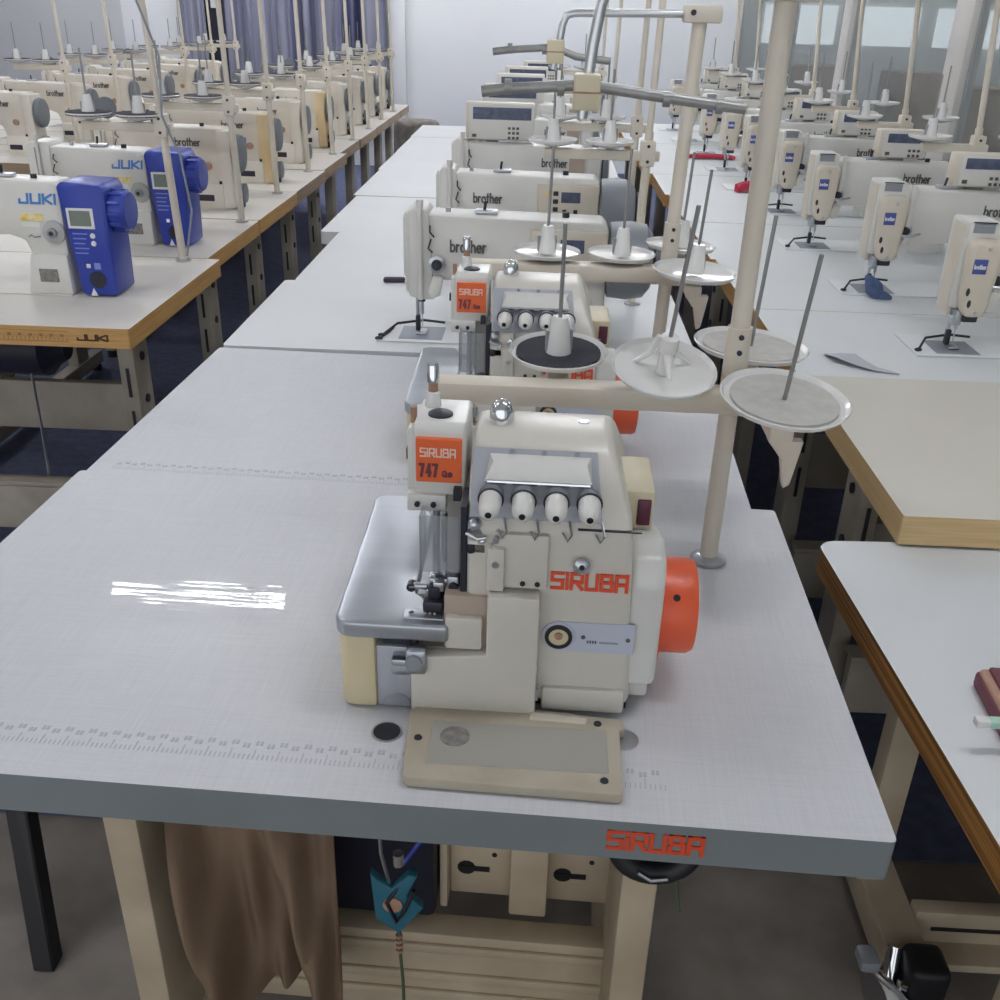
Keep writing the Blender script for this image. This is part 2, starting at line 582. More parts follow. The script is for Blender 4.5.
# ------------------------------------------------------------------ overlock machine (local origin: front edge, table level)
def make_overlock(label, loc, rz, group):
    t = thing('overlock_machine', label, 'overlock machine', loc, rz, group)
    # main casting, side profile pulled across, right flank leaning inwards above the knobs
    prof = [(0, .012), (0, .226), (.010, .240), (.044, .290), (.06, .299), (.085, .304), (.125, .302), (.17, .285), (.2, .25), (.21, .2), (.21, .012)]
    def taper(c):
        x, y, z = c
        if x > 0 and z > .2:
            x -= (z - .2) * .36
        return (x, y, z)
    b = MB()
    b.prism(prof, 'x', -.062, .118, 'overlock', .009, 3, taper)
    b.box(.022, .112, -.006, .06, .006, .036, 'overlock', .004)                     # foot flange
    b.box(-.118, -.062, .02, .24, .012, .062, 'overlock', .006)                     # low bed on the left
    b.box(-.1, -.06, .09, .19, .06, .24, 'overlock', .006)                          # column behind the needles
    b.box(.05, .1135, -.0006, .004, .2275, .2287, 'darkmetal')                     # seam under the knob panel
    b.obj('body', t)
    o = MB()
    for (x, y) in ((-.1, .04), (.1, .03), (-.1, .21), (.1, .21)):
        o.cyl((x, y, .0), (x, y, .014), .016, 'rubber', 12)
    o.box(-.05, .116, .012, .2, .001, .012, 'rubber')  # black slab fills the dark gap under the body
    pieces(o, 'foot_and_gap_fill', t)
    # front door
    d = MB()
    d.prism([(-.118, .006), (.016, .008), (.016, .157), (-.038, .157), (-.038, .084), (-.118, .078)], 'y', -.022, 0.0, 'overlock', .003, 2)
    fd = d.obj('front_door', t)
    MB().box(.0155, .0185, -.021, -.012, .03, .045, 'steel').obj('hinge', fd)
    c = MB()
    c.box(-.082, -.043, -.014, .0, .085, .124, 'overlock', .003)
    c.box(-.084, -.038, -.005, .02, .08, .146, 'dusk', .002)  # brown tone paints the shading of the recess above the guard
    c.obj('chip_guard', t)
    # upper middle plate with holes and screws
    p = MB()
    p.box(-.034, .022, -.006, .006, .160, .222, 'overlock', .002)
    p.box(-.040, -.022, -.012, .002, .158, .208, 'overlock', .002)
    pl = p.obj('looper_plate', t)
    q = MB()
    for (x, z) in ((-.031, .19), (-.031, .218)):
        q.cyl((x, -.014, z), (x, -.008, z), .0035, 'steel', 10)
    for (x, z) in ((-.003, .166), (.012, .166)):
        q.cyl((x, -.0075, z), (x, -.005, z), .0028, 'black', 10)
    pieces(q, 'screw', pl)
    # silver knob panel on the slope
    a0 = Vector((-.058, .0055, .2335)); dv = Vector((0, .0425, .0595)); dn = dv.normalized()
    nn = Vector((0, -dn.z, dn.y))
    def on(x, s, off=0.0):
        return Vector((x, a0.y, a0.z)) + dn * s + nn * off
    pn = MB()
    L = dv.length
    w = [(-.059, 0), (.074, 0), (.066, L * .98), (-.059, L * .98)]
    lo = [on(x, s, -.001) for x, s in w]
    hi = [on(x, s, .0035) for x, s in w]
    pn.add(lo + hi, [(4, 5, 6, 7), (0, 1, 5, 4), (1, 2, 6, 5), (2, 3, 7, 6), (3, 0, 4, 7)], 'silver')
    kp = pn.obj('knob_panel', t)
    h = MB()
    hp = [on(-.046, L * .5, .004), on(.062, L * .5, .004), on(.06, L * .9, .004), on(-.042, L * .9, .004)]
    hq = [on(-.045, L * .5, .014), on(.061, L * .5, .014), on(.056, L * .76, .012), on(-.038, L * .76, .012)]
    h.add([*hp, *hq], [(4, 5, 6, 7), (0, 1, 5, 4), (1, 2, 6, 5), (2, 3, 7, 6), (3, 0, 4, 7)], 'overtop')
    h.obj('thread_bar', kp, label='raised white bar with a chrome lower lip')
    MB().tube([on(-.043, L * .48, .013), on(.060, L * .48, .013)], .0022, 'chrome', 8).obj('bar_lip', kp)
    g = MB()
    for x in (-.02, .012, .045):
        g.cyl(on(x, L * .93, .002), on(x, L * .93, .006), .0025, 'chrome', 8)
    pieces(g, 'screw', kp)
    for i in range(4):
        x = -.038 + .0325 * i
        base = Vector((x, .002, .2575))
        k = MB()
        dk = Vector((0, -1, -.02))
        k.lathe([(.0125, -.008), (.0132, 0), (.0132, .003), (.0113, .004), (.0113, .012), (.0105, .025), (.0075, .033), (.004, .036), (.0033, .0357), (.0033, .033)], base, dk,
                ['wheelgrey', 'wheelgrey', 'darkmetal', 'overtop', 'overtop', 'overtop', 'overtop', 'overtop', 'black'], 20)  # base disc rings coloured dark for the shadow ring around the knob
        k.obj('tension_knob', t)
        MB().tube([(x + .014, .004, .236), (x + .017, -.008, .226), (x + .013, -.008, .219), (x + .008, -.001, .224)], .0013, 'steel', 6).obj('thread_guide', t)
    # head with the orange badge
    hd = MB()
    hd.prism([(.045, .236), (.048, .308), (.056, .314), (.128, .312), (.133, .304), (.133, .236)], 'x', -.122, -.068, 'overtop', .004, 2)
    hd.box(-.129, -.119, .055, .13, .215, .305, 'overtop', .003)
    hd.box(-.128, -.087, .040, .06, .219, .238, 'overtop', .002)
    ho = hd.obj('head', t)
    ba = MB()
    ba.box(-.1185, -.0715, .0425, .05, .252, .3005, 'badge', .0008, 1)
    fit_letters(ba, 'SIRUBA', SQ, (-.1135, .0425, .2815), (1, 0, 0), (0, .02, 1), .037, .0085, 'badge_white', .16, .3, .0006)
    fit_letters(ba, '747', SQ, (-.114, .0425, .2595), (1, 0, 0), (0, .02, 1), .020, .0125, 'badge_ink', .24, .36, .0006)
    fit_letters(ba, 'Qe', SQ, (-.091, .0425, .2595), (1, 0, 0), (0, .02, 1), .011, .0072, 'badge_ink', .2, .3, .0006)
    ba.obj('badge', ho, label='orange badge with maroon numerals')
    MB().lathe([(.013, 0), (.013, .002), (.011, .0032), (.0, .004)], (-.097, .078, .313), (0, 0, 1), 'navyblack', 22).obj('oil_cap', ho)
    cap = MB()
    cap.lathe([(.009, 0), (.007, .016), (.0055, .017), (.005, .026), (.0065, .027), (.0065, .046), (.005, .048)], (-.108, .105, .312), (0, 0, 1),
              ['disc', 'disc', 'tan', 'tan', 'chrome', 'chrome', 'chrome'], 16)
    cap.obj('lifter_post', t, label='white and brass post with a chrome cap')
    MB().cyl((-.1245, .075, .304), (-.1245, .075, .322), .0035, 'tan', 10).obj('pin', t)
    s = MB()
    for x in (-.115, -.098):
        s.cyl((x - .002, .037, .228), (x - .002, .042, .228), .003, 'darkmetal', 10)
    s.box(-.134, -.128, .08, .09, .26, .272, 'black')
    pieces(s, 'screw', ho)
    # clear needle shield, needle mechanism and presser foot
    sh = MB()
    sh.box(-.112, -.070, .016, .0185, .160, .226, 'clear', .0008, 1)
    sh.box(-.112, -.1095, .016, .05, .160, .226, 'clear', .0006, 1)
    sh.obj('needle_shield', t)
    nb = MB()
    nb.cyl((-.088, .03, .13), (-.088, .035, .222), .0035, 'chrome', 10)
    nb.cyl((-.097, .034, .135), (-.097, .04, .222), .004, 'steel', 10)
    nb.box(-.103, -.082, .02, .04, .138, .15, 'steel', .002)
    nb.box(-.083, -.07, .012, .03, .135, .158, 'satin', .003)
    nb.cyl((-.076, .008, .147), (-.076, .014, .147), .005, 'darkmetal', 12)
    nb.box(-.079, -.071, .034, .048, .236, .248, 'darkmetal')
    nb.obj('needle_bar', t)
    pf = MB()
    pf.box(-.108, -.086, .004, .04, .116, .13, 'darkmetal', .003)
    pf.box(-.103, -.09, .01, .03, .128, .145, 'navyblack', .003)
    pf.box(-.098, -.086, .012, .03, .138, .15, 'steel', .002)
    pf.box(-.126, -.104, .018, .026, .136, .142, 'steel', .002)
    pf.cyl((-.122, .018, .138), (-.122, .028, .138), .005, 'darkmetal', 10)
    pf.obj('presser_foot', t)
    npl = MB()
    npl.box(-.127, -.084, -.006, .012, .113, .1165, 'satin', .0015)
    for x in (-.105, -.1, -.095):
        npl.box(x - .001, x + .001, .003, .006, .116, .1175, 'disc')
    npl.cyl((-.12, .003, .116), (-.12, .003, .1178), .003, 'chrome', 10)
    npl.obj('needle_plate', t)
    lo_ = MB()
    lo_.box(-.068, -.062, .004, .05, .14, .245, 'navyblack')
    lo_.box(-.0615, -.040, .004, .04, .145, .195, 'duskdark', .003)
    lo_.box(-.0615, -.040, .0, .03, .193, .208, 'black', .003)
    lo_.box(-.06, -.05, -.003, .0, .207, .211, 'disc')
    lo_.cyl((-.053, .0, .217), (-.053, .02, .225), .0075, 'steel', 14)
    lo_.sphere((-.054, .002, .228), .0075, 'steel')
    lo_.sphere((-.045, -.004, .212), .0035, 'chrome')
    lo_.tube([(-.062, -.002, .219), (-.05, -.006, .215), (-.042, -.004, .216)], .002, 'steel', 8)
    lo_.obj('looper_mechanism', t)
    # cloth plate and cream bed end under it
    cp = MB()
    pts = [(-.078, -.018), (-.178, -.018)] + arc(-.181, -.002, .018, .016, 270, 180, 5) + [(-.205, .245)] + arc(-.187, .262, .02, .02, 180, 90, 5) + [(-.142, .282), (-.125, .23), (-.122, .05), (-.108, .035), (-.082, .02)]
    cp.prism(list(reversed(pts)), 'z', .0945, .115, 'satin', .004, 3)
    cp.obj('cloth_plate', t)
    ce = MB()
    ce.prism(list(reversed([(-.157, -.012), (-.182, -.012)] + arc(-.184, .0, .012, .012, 270, 180, 4) + [(-.196, .2), (-.157, .2)])), 'z', .001, .0945, 'cream', .004, 2)
    ce.obj('bed_end', t)
    bp = MB()
    bp.box(-.157, -.119, -.008, .1, .001, .08, 'silver', .002)
    bp.prism(arc(-.135, .003, .0155, .0155, 0, 180, 12), 'y', -.0098, -.0082, 'steel')
    bp.obj('end_plate', t, label='grey metal plate')
    lt = MB()
    lt.box(-.138, -.1, -.024, -.008, .066, .074, 'steel', .002)
    lt.box(-.122, -.1, -.03, -.012, .06, .09, 'satin', .004)
    lt.cyl((-.113, -.034, .078), (-.113, -.02, .078), .009, 'grey', 8)
    lt.box(-.15, -.12, -.006, .02, .082, .093, 'navyblack')
    lt.box(-.14, -.11, -.018, -.008, .05, .066, 'steel', .002)
    lt.obj('plate_latch', t)
    # right end
    gd = MB()
    gd.prism([(.006, .036), (.002, .165), (.015, .190), (.05, .2), (.1, .186), (.15, .15), (.15, .036)], 'x', .108, .144, 'overtop', .008, 3)
    gd.box(.108, .139, .02, .14, .012, .05, 'overtop', .004)
    gd.obj('belt_cover', t)
    hw = MB()
    hw.lathe([(.03, -.004), (.067, -.003), (.067, .0005), (.054, .0015), (.054, .034), (.051, .040), (.042, .042), (.02, .042)], (.147, .088, .092), (1, 0, 0), 'orange', 40)
    for k in range(3):
        th = 2 * PI * k / 3 + 2.45
        hw.cyl((.163, .088 + .0532 * math.cos(th), .092 + .0532 * math.sin(th)), (.163, .088 + .0545 * math.cos(th), .092 + .0545 * math.sin(th)), .004, 'black', 10)
    hw.obj('handwheel', t)
    sb = MB()
    sb.box(.092, .132, .075, .17, .190, .238, 'creampale', .005)
    so = sb.obj('switch_box', t)
    MB().box(.114, .1285, .0715, .076, .199, .229, 'smoke', .0015).obj('switch', so)
    # markings and fittings on the front
    ln = MB()
    fit_letters(ln, 'SIRUBA', SQ, (.027, -.0003, .160), (1, 0, 0), (0, 0, 1), .080, .0175, 'redprint', .2, .32, .001)
    ln.obj('brand_lettering', t)
    lb = MB()
    lb.box(.034, .1165, -.0015, .001, .082, .119, 'labelblue', .0005, 1)
    lb.cyl((.063, -.0022, .1015), (.063, -.001, .1015), .0025, 'ink', 10)
    lb.cyl((.11, -.0022, .1005), (.11, -.001, .1005), .0025, 'ink', 10)
    for k in range(4):
        lb.box(.067 + .0028 * k, .0688 + .0028 * k, -.0019, -.001, .094, .0975, 'ink')
    lb.box(.08, .1, -.0019, -.001, .0945, .0965, 'grey')
    lo2 = lb.obj('label_plate', t)
    og = MB()
    og.lathe([(.0175, 0), (.0175, .0025), (.0142, .003)], (.037, .0, .1015), (0, -1, 0), 'labelblue', 26)
    og.lathe([(.0145, .0024), (.0145, .005), (.0105, .0055), (.0105, .004), (.0, .0035)], (.037, .0, .1015), (0, -1, 0), ['black', 'black', 'black', 'cream', 'tan'], 26)
    og.cyl((.037, -.0058, .103), (.037, -.004, .103), .0042, 'tan', 12)
    og.obj('oil_sight_glass', t)
    eg = MB()
    eg.lathe([(.004, 0), (.008, .003), (.009, .008), (.004, .012)], (.056, .0, .19), (0, -1, 0), 'steel', 14)
    eg.cyl((.056, -.0125, .192), (.056, -.0118, .192), .003, 'black', 8)
    eg.box(.048, .064, -.005, .0, .181, .185, 'steel', .001)
    eg.obj('thread_eyelet', t)
    MB().lathe([(.0125, -.002), (.013, .003), (.0128, .012), (.0105, .019), (.006, .0235), (.0, .025)], (-.034, .092, .3035), (0, 0, 1), 'chrome', 22).obj('breather_dome', t)
    MB().lathe([(.006, 0), (.005, .001), (.0, .0012)], (.052, .10, .3035), (0, 0, 1), 'steel', 12).obj('screw', t)
    return freeze(t)

# ------------------------------------------------------------------ lockstitch machines (local origin: needle, table level)
def make_lockstitch(name, label, loc, kind, group=None, rz=0.0, cover='aged'):
    t = thing(name, label, 'sewing machine', loc, rz, group)
    col = {'panel': 'white', 'aged': 'aged', 'face': 'white', 'blue': 'white', 'box': 'white'}[kind]
    pr = .30 if kind == 'blue' else .415           # right end of the casting
    pl = .205 if kind == 'blue' else .285
    b = MB()
    b.prism([(-.035, .145), (.05, .142), (pl - .05, .148), (pl - .012, .135), (pl, .10), (pl + .004, .003), (pr, .003), (pr, .262), (pr - .014, .278), (-.03, .284), (-.035, .28)],
            'y', -.05, .052, col, .007, 2)
    hx = .022 if kind in ('panel', 'box') else 0.0
    if kind != 'face':
        b.prism([(-.05 + hx * 1.2, .105), (-.02 + hx, .098), (.012 + hx, .098), (.016 + hx * .3, .285), (.006 + hx * .3, .296), (-.044 + hx * 1.2, .296), (-.05 + hx * 1.2, .29)], 'y', -.056, .05, col, .005, 2)
    b.prism([(pl - .02, .003), (pr, .003), (pr, .105), (pl + .0, .105)] if kind == 'blue' else [(pl + .004, .003), (pr - .02, .003), (pr - .02, .09), (pl + .004, .09)],
            'y', -.062, .05, col, .006, 2)
    b.obj('body', t)
    bd = MB()
    bd.box(-.10, pr - .002, -.066, .10, .0006, .0036, {'face': 'lamR', 'panel': 'lam', 'box': 'lam'}.get(kind, 'lamL'), .0012)
    bo = bd.obj('bed', t)
    npz = MB()
    npz.box(-.05, .05, -.05, .05, .003, .0046, 'platedull', .0004, 1)
    npz.obj('slide_plate', bo)
    nb = MB()
    nb.cyl((0, 0, .05), (0, 0, .105), .0042, 'steel', 8)
    nb.cyl((0, 0, .02), (0, 0, .05), .0016, 'steel', 6)
    nb.box(-.008, .008, -.008, .008, .08, .102, 'darkmetal', .002)
    nb.obj('needle_bar', t)
    pf = MB()
    pf.cyl((-.012, .012, .03), (-.012, .012, .105), .0045, 'steel', 8)
    pf.box(-.013, .011, -.02, .018, .005, .0105, 'steel', .002)
    pf.box(-.016, -.006, .0, .018, .009, .045, 'darkmetal', .002)
    pf.obj('presser_foot', t)
    fg = MB()
    fg.tube([(-.09, -.04, .007), (-.06, .01, .022), (0, .03, .026), (.05, .03, .022)], .003, 'darkmetal', 6)
    fg.sphere((-.09, -.04, .0085), .0055, 'darkmetal', 1.6, 1, .8)
    fg.obj('finger_guard', t)
    td = MB()
    td.lathe([(.004, 0), (.019, .003), (.019, .006), (.012, .008), (.012, .014), (.008, .022), (.0, .023)], (.04, -.05, .178), (0, -1, 0), ['steel'] * 3 + ['darkmetal'] * 4, 16)
    td.tube([(.03, -.056, .205), (.022, -.066, .215), (.028, -.062, .235)], .002, 'darkmetal', 6)
    td.obj('tension_dial', t)
    lv = MB()
    lv.prism([(.02, .118), (.032, .155), (.055, .15), (.048, .112), (.03, .104)], 'y', -.07, -.05, 'white' if kind != 'aged' else 'aged', .004, 2)
    lv.obj('reverse_lever', t)
    th = MB()
    th.tube([(.025, -.054, .262), (.026, -.064, .25), (.034, -.056, .238)], .002, 'darkmetal', 6)
    th.cyl((.06, 0, .28), (.06, 0, .292), .006, 'steel', 8)
    th.box(.12, .17, -.015, .015, .282, .29, 'steel', .002)
    th.tube([(.14, 0, .288), (.143, -.002, .31)], .0035, 'darkmetal', 6)
    th.cyl((.32 if kind != 'blue' else .22, .0, .276), (.32 if kind != 'blue' else .22, 0, .29), .008, 'darkmetal', 8)
    pieces(th, 'thread_guide', t)
    # left end
    if kind == 'face':
        f = MB()
        f.box(-.044, .03, -.052, .048, .11, .300, 'white', .006)
        f.box(-.047, -.036, -.035, .03, .09, .295, 'ivory', .004)
        fo = f.obj('end_plate', t)
        fl = MB()
        fl.box(-.034, .012, -.0535, -.0515, .278, .297, 'grey', .0005, 1)
        fl.box(-.036, .014, -.0545, -.0515, .2985, .3012, 'darkmetal')
        fl.obj('label_plate', fo)
        g = MB()
        g.prism([(-.036, .125), (-.044, .25), (-.036, .270), (.022, .270), (.032, .255), (.020, .115), (.010, .10), (-.026, .10)], 'y', -.094, -.050, 'ivory', .012, 3)
        go = g.obj('face_cover', t)
        e = MB()
        e.box(-.034, -.004, -.0955, -.0925, .198, .230, 'badgeblue', .0015, 2)
        fit_letters(e, 'brother', LC, (-.0315, -.0955, .210), (1, 0, 0), (0, 0, 1), .025, .0085, 'disc', .2, .32, .0008)
        e.obj('badge', go, label='blue badge')
        k = MB()
        for (x, z) in ((-.032, .158), (-.024, .132)):
            k.sphere((x, -.0935, z), .006, 'darkmetal', .7, .4, 1.5)
        k.cyl((-.006, -.097, .252), (-.006, -.092, .252), .004, 'steel', 8)
        k.cyl((-.006, -.097, .112), (-.006, -.092, .112), .004, 'steel', 8)
        pieces(k, 'screw', go)
        MB().tube([(.02, -.09, .17), (.04, -.10, .17), (.075, -.07, .172)], .004, 'steel', 6).obj('takeup_lever', t)
        MB().box(.036, .05, -.066, -.048, .12, .296, 'white', .004).obj('presser_bar', t)
        bt = MB()
        bt.box(-.022, .012, -.075, -.03, .085, .102, 'darkmetal', .004)
        bt.box(-.036, -.02, -.07, -.03, .075, .11, 'satin', .004)
        bt.obj('needle_clamp', t)
    else:
        f = MB()
        f.box(-.060 + hx * 1.3, -.049 + hx * 1.2, -.048, .046, .112, .288, col, .004)
        f.obj('face_plate', t)
        p = MB()
        p.cyl((-.018 + hx, -.062, .10), (-.018 + hx, -.062, .31), .005, col, 8)
        p.cyl((-.018 + hx, -.062, .30), (-.018 + hx, -.062, .318), .0075, 'white', 10)
        p.box(-.03 + hx * 1.3, -.027 + hx * 1.3, -.058, -.054, .13, .28, 'grey')
        p.obj('presser_bar', t)
    # right end and markings
    L = MB()
    if kind in ('panel',):
        fit_letters(L, 'brother', LC, (.070, -.0502, .207), (1, 0, 0), (0, 0, 1), .080, .024, 'ink', .15, .3, .001)
        c = MB()
        c.box(.245, .413, -.062, -.045, .15, .262, 'ivory', .005)
        co = c.obj('control_panel', t)
        MB().box(.31, .362, -.0635, -.061, .215, .243, 'lcd', .0005, 1).obj('display', co)
        q = MB()
        for i in range(3):
            q.box(.288, .302, -.0645, -.061, .233 - .021 * i, .245 - .021 * i, 'darkmetal', .001, 1)
        for i in range(2):
            q.box(.315 + .03 * i, .326 + .03 * i, -.0645, -.061, .185, .197, 'darkmetal', .001, 1)
        pieces(q, 'button', co)
        y = MB()
        y.prism([(.264, .232), (.282, .232), (.273, .248)], 'y', -.0634, -.061, 'yellowlabel')
        y.obj('warning_label', co)
        mo = MB()
        mo.lathe([(.06, 0), (.082, .006), (.086, .05), (.08, .085), (.06, .10), (.02, .104)], (.414, -.002, .19), (1, 0, 0), 'grey', 28)
        mo.obj('motor_housing', t)
        hw = MB()
        hw.lathe([(.03, 0), (.05, .003), (.05, .014), (.03, .018)], (.517, -.002, .19), (1, 0, 0), 'wheelgrey', 22)
        hw.obj('hand_wheel', t)
    elif kind == 'aged':
        fit_letters(L, 'brother', LC, (.235, -.0502, .218), (1, 0, 0), (0, 0, 1), .092, .025, 'ink', .15, .3, .001)
        e = MB()
        e.box(.38, .432, -.056, .056, .003, .272, cover, .008)
        e.box(.382, .392, -.058, -.05, .05, .10, 'black')
        e.obj('end_cover', t)
        k = MB()
        k.box(.3, .36, -.0635, -.06, .03, .052, 'darkmetal', .001, 1)
        k.obj('label_plate', t)
        kk = MB()
        kk.lathe([(.014, 0), (.014, .006), (.0, .008)], (.345, -.05, .15), (0, -1, 0), 'tan', 14)
        kk.obj('stitch_dial', t)
        hw = MB()
        hw.lathe([(.02, 0), (.062, .004), (.066, .012), (.062, .026), (.03, .032)], (.432, 0, .19), (1, 0, 0), 'wheelgrey', 26)
        hw.obj('hand_wheel', t)
        bw = MB()
        bw.lathe([(.012, 0), (.034, .002), (.034, .02), (.012, .024)], (.44, .0, .052), (1, 0, 0), 'wheelgrey', 18)
        bw.cyl((.425, 0, .052), (.442, 0, .052), .01, 'darkmetal', 8)
        bw.box(.43, .452, -.012, .012, .001, .03, 'darkmetal', .002)
        bw.obj('bobbin_winder', t)
        dd = MB()
        dd.lathe([(.004, 0), (.036, .004), (.036, .007), (.012, .012)], (-.004, -.04, .335), (.5, -1, .1), 'wheelgrey', 20)
        dd.cyl((-.01, -.02, .292), (-.006, -.036, .335), .005, 'steel', 8)
        dd.obj('bobbin_disc', t)
    elif kind in ('face', 'box'):
        fit_letters(L, 'brother', LC, (.24, -.0502, .222) if kind == 'face' else (.27, -.0502, .215), (1, 0, 0), (0, 0, 1), .086, .025, 'ink', .15, .3, .001)
        mo = MB()
        mo.box(.413, .47, -.05, .05, .14, .27, 'white', .014, 3)
        mo.obj('motor_housing', t)
        hw = MB()
        hw.lathe([(.03, 0), (.055, .003), (.055, .02), (.03, .026)], (.47, 0, .2), (1, 0, 0), 'wheelgrey', 22)
        hw.obj('hand_wheel', t)
        if kind == 'box':
            MB().box(.36, .411, -.0518, -.049, .185, .262, 'dusk', .0008, 1).obj('end_label', t)
        w = .15 if kind == 'face' else .228
        x0 = .155 if kind == 'face' else .01
        hh = .085 if kind == 'face' else .118
        y0 = -.01
        c = MB()
        c.box(x0, x0 + w, y0, y0 + .06, .288, .288 + hh, 'ivory', .006)
        c.box(x0 + .012, x0 + w, y0 - .004, y0 + .002, .292, .284 + hh, 'white', .003)
        c.box(x0 + w * .3, x0 + w * .6, y0 + .015, y0 + .04, .27, .29, 'grey')
        co = c.obj('control_box', t)
        MB().box(x0 + .024, x0 + w - .01, y0 - .006, y0 - .003, .288 + hh * .56, .288 + hh * .88, 'lcd', .001, 1).obj('display', co)
        q = MB()
        for i in range(3):
            for j in range(2 if kind == 'face' else 3):
                q.box(x0 + w * .62 + .014 * i, x0 + w * .62 + .009 + .014 * i, y0 - .006, y0 - .003, .294 + .015 * j, .302 + .015 * j, 'ink', .001, 1)
        q.box(x0 + .022, x0 + .036, y0 - .006, y0 - .003, .298, .308, 'ink', .001, 1)
        pieces(q, 'button', co)
        k = MB()
        k.box(.19, .235, -.052, -.049, .165, .178, 'ink', .001, 1)
        k.obj('label_plate', t)
    elif kind == 'blue':
        fit_letters(L, 'JUKI', SQ, (.198, -.0502, .228), (1, 0, 0), (0, 0, 1), .094, .021, 'blueprint', .26, .5, .001, .12)
        u = MB()
        def tap(c):
            x, y, z = c
            return (x + (.028 * (1 - z / .28) if x < .36 else .0), y, z)
        u.prism([(.298, .004), (.415, .004), (.42, .26), (.41, .279), (.31, .282), (.298, .27)], 'y', -.064, .062, 'blue', .008, 2, tap)
        uo = u.obj('motor_unit', t, label='blue motor unit')
        s = MB()
        s.box(.318, .385, -.0665, -.063, .172, .222, 'disc', .001, 1)
        s.box(.325, .378, -.0672, -.066, .179, .216, 'screen', .0005, 1)
        s.obj('display', uo)
        q = MB()
        for i in range(2):
            q.lathe([(.007, 0), (.006, .002)], (.375, -.064, .155 - .019 * i), (0, -1, 0), 'disc', 12)
        for r_ in range(5):
            q.box(.325, .362 - .004 * (r_ % 3), -.0648, -.0635, .158 - .012 * r_, .161 - .012 * r_, 'blueprint_pale')
        q.box(.348, .358, -.0655, -.0635, .075, .085, 'disc')
        q.box(.368, .384, -.0655, -.0635, .072, .088, 'blueprint_pale')
        q.lathe([(.022, 0), (.022, .002)], (.372, -.064, .045), (0, -1, 0), 'navyblack', 14)
        q.prism([(.348, .004), (.366, .004), (.357, .024)], 'y', -.0655, -.0635, 'disc')
        pieces(q, 'button', uo)
        hw = MB()
        hw.lathe([(.03, -.002), (.046, .003), (.05, .018), (.05, .038), (.044, .046), (.015, .048)], (.414, -.012, .21), (1, 0, 0), 'blue', 24)
        for k in range(12):
            a = 2 * PI * k / 12
            hw.box(.420, .450, -.004, .004, .048, .0535, 'blue', .001, 1, mtx=Matrix.Translation((0, -.012, .21)) @ Matrix.Rotation(a, 4, 'X'))
        hw.obj('hand_wheel', t)
        k = MB()
        k.lathe([(.03, 0), (.028, .006), (.012, .008), (.012, .016), (.006, .018)], (.272, -.05, .158), (0, -1, 0), ['greypale', 'greypale', 'grey', 'grey', 'darkmetal'], 22)
        k.obj('stitch_dial', t)
        y = MB()
        y.box(.193, .252, -.0515, -.049, .184, .202, 'yellowlabel', .0004, 1)
        y.box(.193, .240, -.0515, -.049, .168, .183, 'disc', .0004, 1)
        y.obj('warning_label', t)
        y = MB()
        y.box(.222, .270, -.0635, -.061, .035, .068, 'greylabel', .0004, 1)
        y.obj('label_plate', t)
    if kind == 'blue':
        MB().tube([(.206, -.0512, .145), (.214, -.0512, .15), (.22, -.0512, .144), (.236, -.0512, .147)], .0012, 'ink', 5).obj('script_marking', t)
    L.obj('brand_lettering', t)
    return freeze(t)

# ------------------------------------------------------------------ thread stands
def spool_disc(mb_list, t, x, y, z, r, kind, rod=.18, tilt=(0, 0), label=None, pad=.84):
    """dish with its cone and pin; z is the top of the arm that carries it"""
    d = MB()
    n = Vector((tilt[0], tilt[1], 1)).normalized()
    o = Vector((x, y, z))
    d.lathe([(.01, -.006), (r * .55, .0), (r * .93, .006), (r, .013), (r * .985, .0145), (r * .93, .0085), (r * .5, .004), (.004, .004)], o, n, 'disc', 36)
    do = d.obj('spool_dish', t)
    if kind in ('felt', 'foam'):
        f = MB()
        zt = .0115 if pad < .9 else .0165
        f.lathe([(r * pad, .0075), (r * pad, zt), (.003, zt - .001)], o, n, kind, 30)
        f.obj('pad', do, label='grey felt pad' if kind == 'felt' else 'black foam pad')
    base = o + n * .005
    if kind in ('cone', 'foam', 'tripod'):
        c = MB()
        if kind == 'tripod':
            c.lathe([(.010, .0), (.010, .03), (.0125, .034), (.012, .052), (.005, .053)], base, n, 'disc', 16)
            for k in range(3):
                a = 2 * PI * k / 3 + .6
                dx, dy = math.cos(a), math.sin(a)
                P0 = base + Vector((dx * .008, dy * .008, .046))
                P1 = base + Vector((dx * .02, dy * .02, .022))
                P2 = base + Vector((dx * .044, dy * .044, .004))
                c.tube([P0, P1, P2], [.005, .004, .003], 'disc', 6)
        else:
            h = .055
            c.lathe([(.018, .004), (.0125, h - .006), (.0105, h), (.004, h)], base, n, 'disc', 18)
            for a in (-1.3, 1.9):
                c.box(-.0035, .0035, .0105, .0185, .008, .036, 'grey', mtx=Matrix.Translation(base) @ Matrix.Rotation(a + PI, 4, 'Z'))
        c.obj('cone_holder', do)
    MB().cyl(base, base + n * rod, .0028, 'rod', 8).obj('spool_pin', do)
    return do

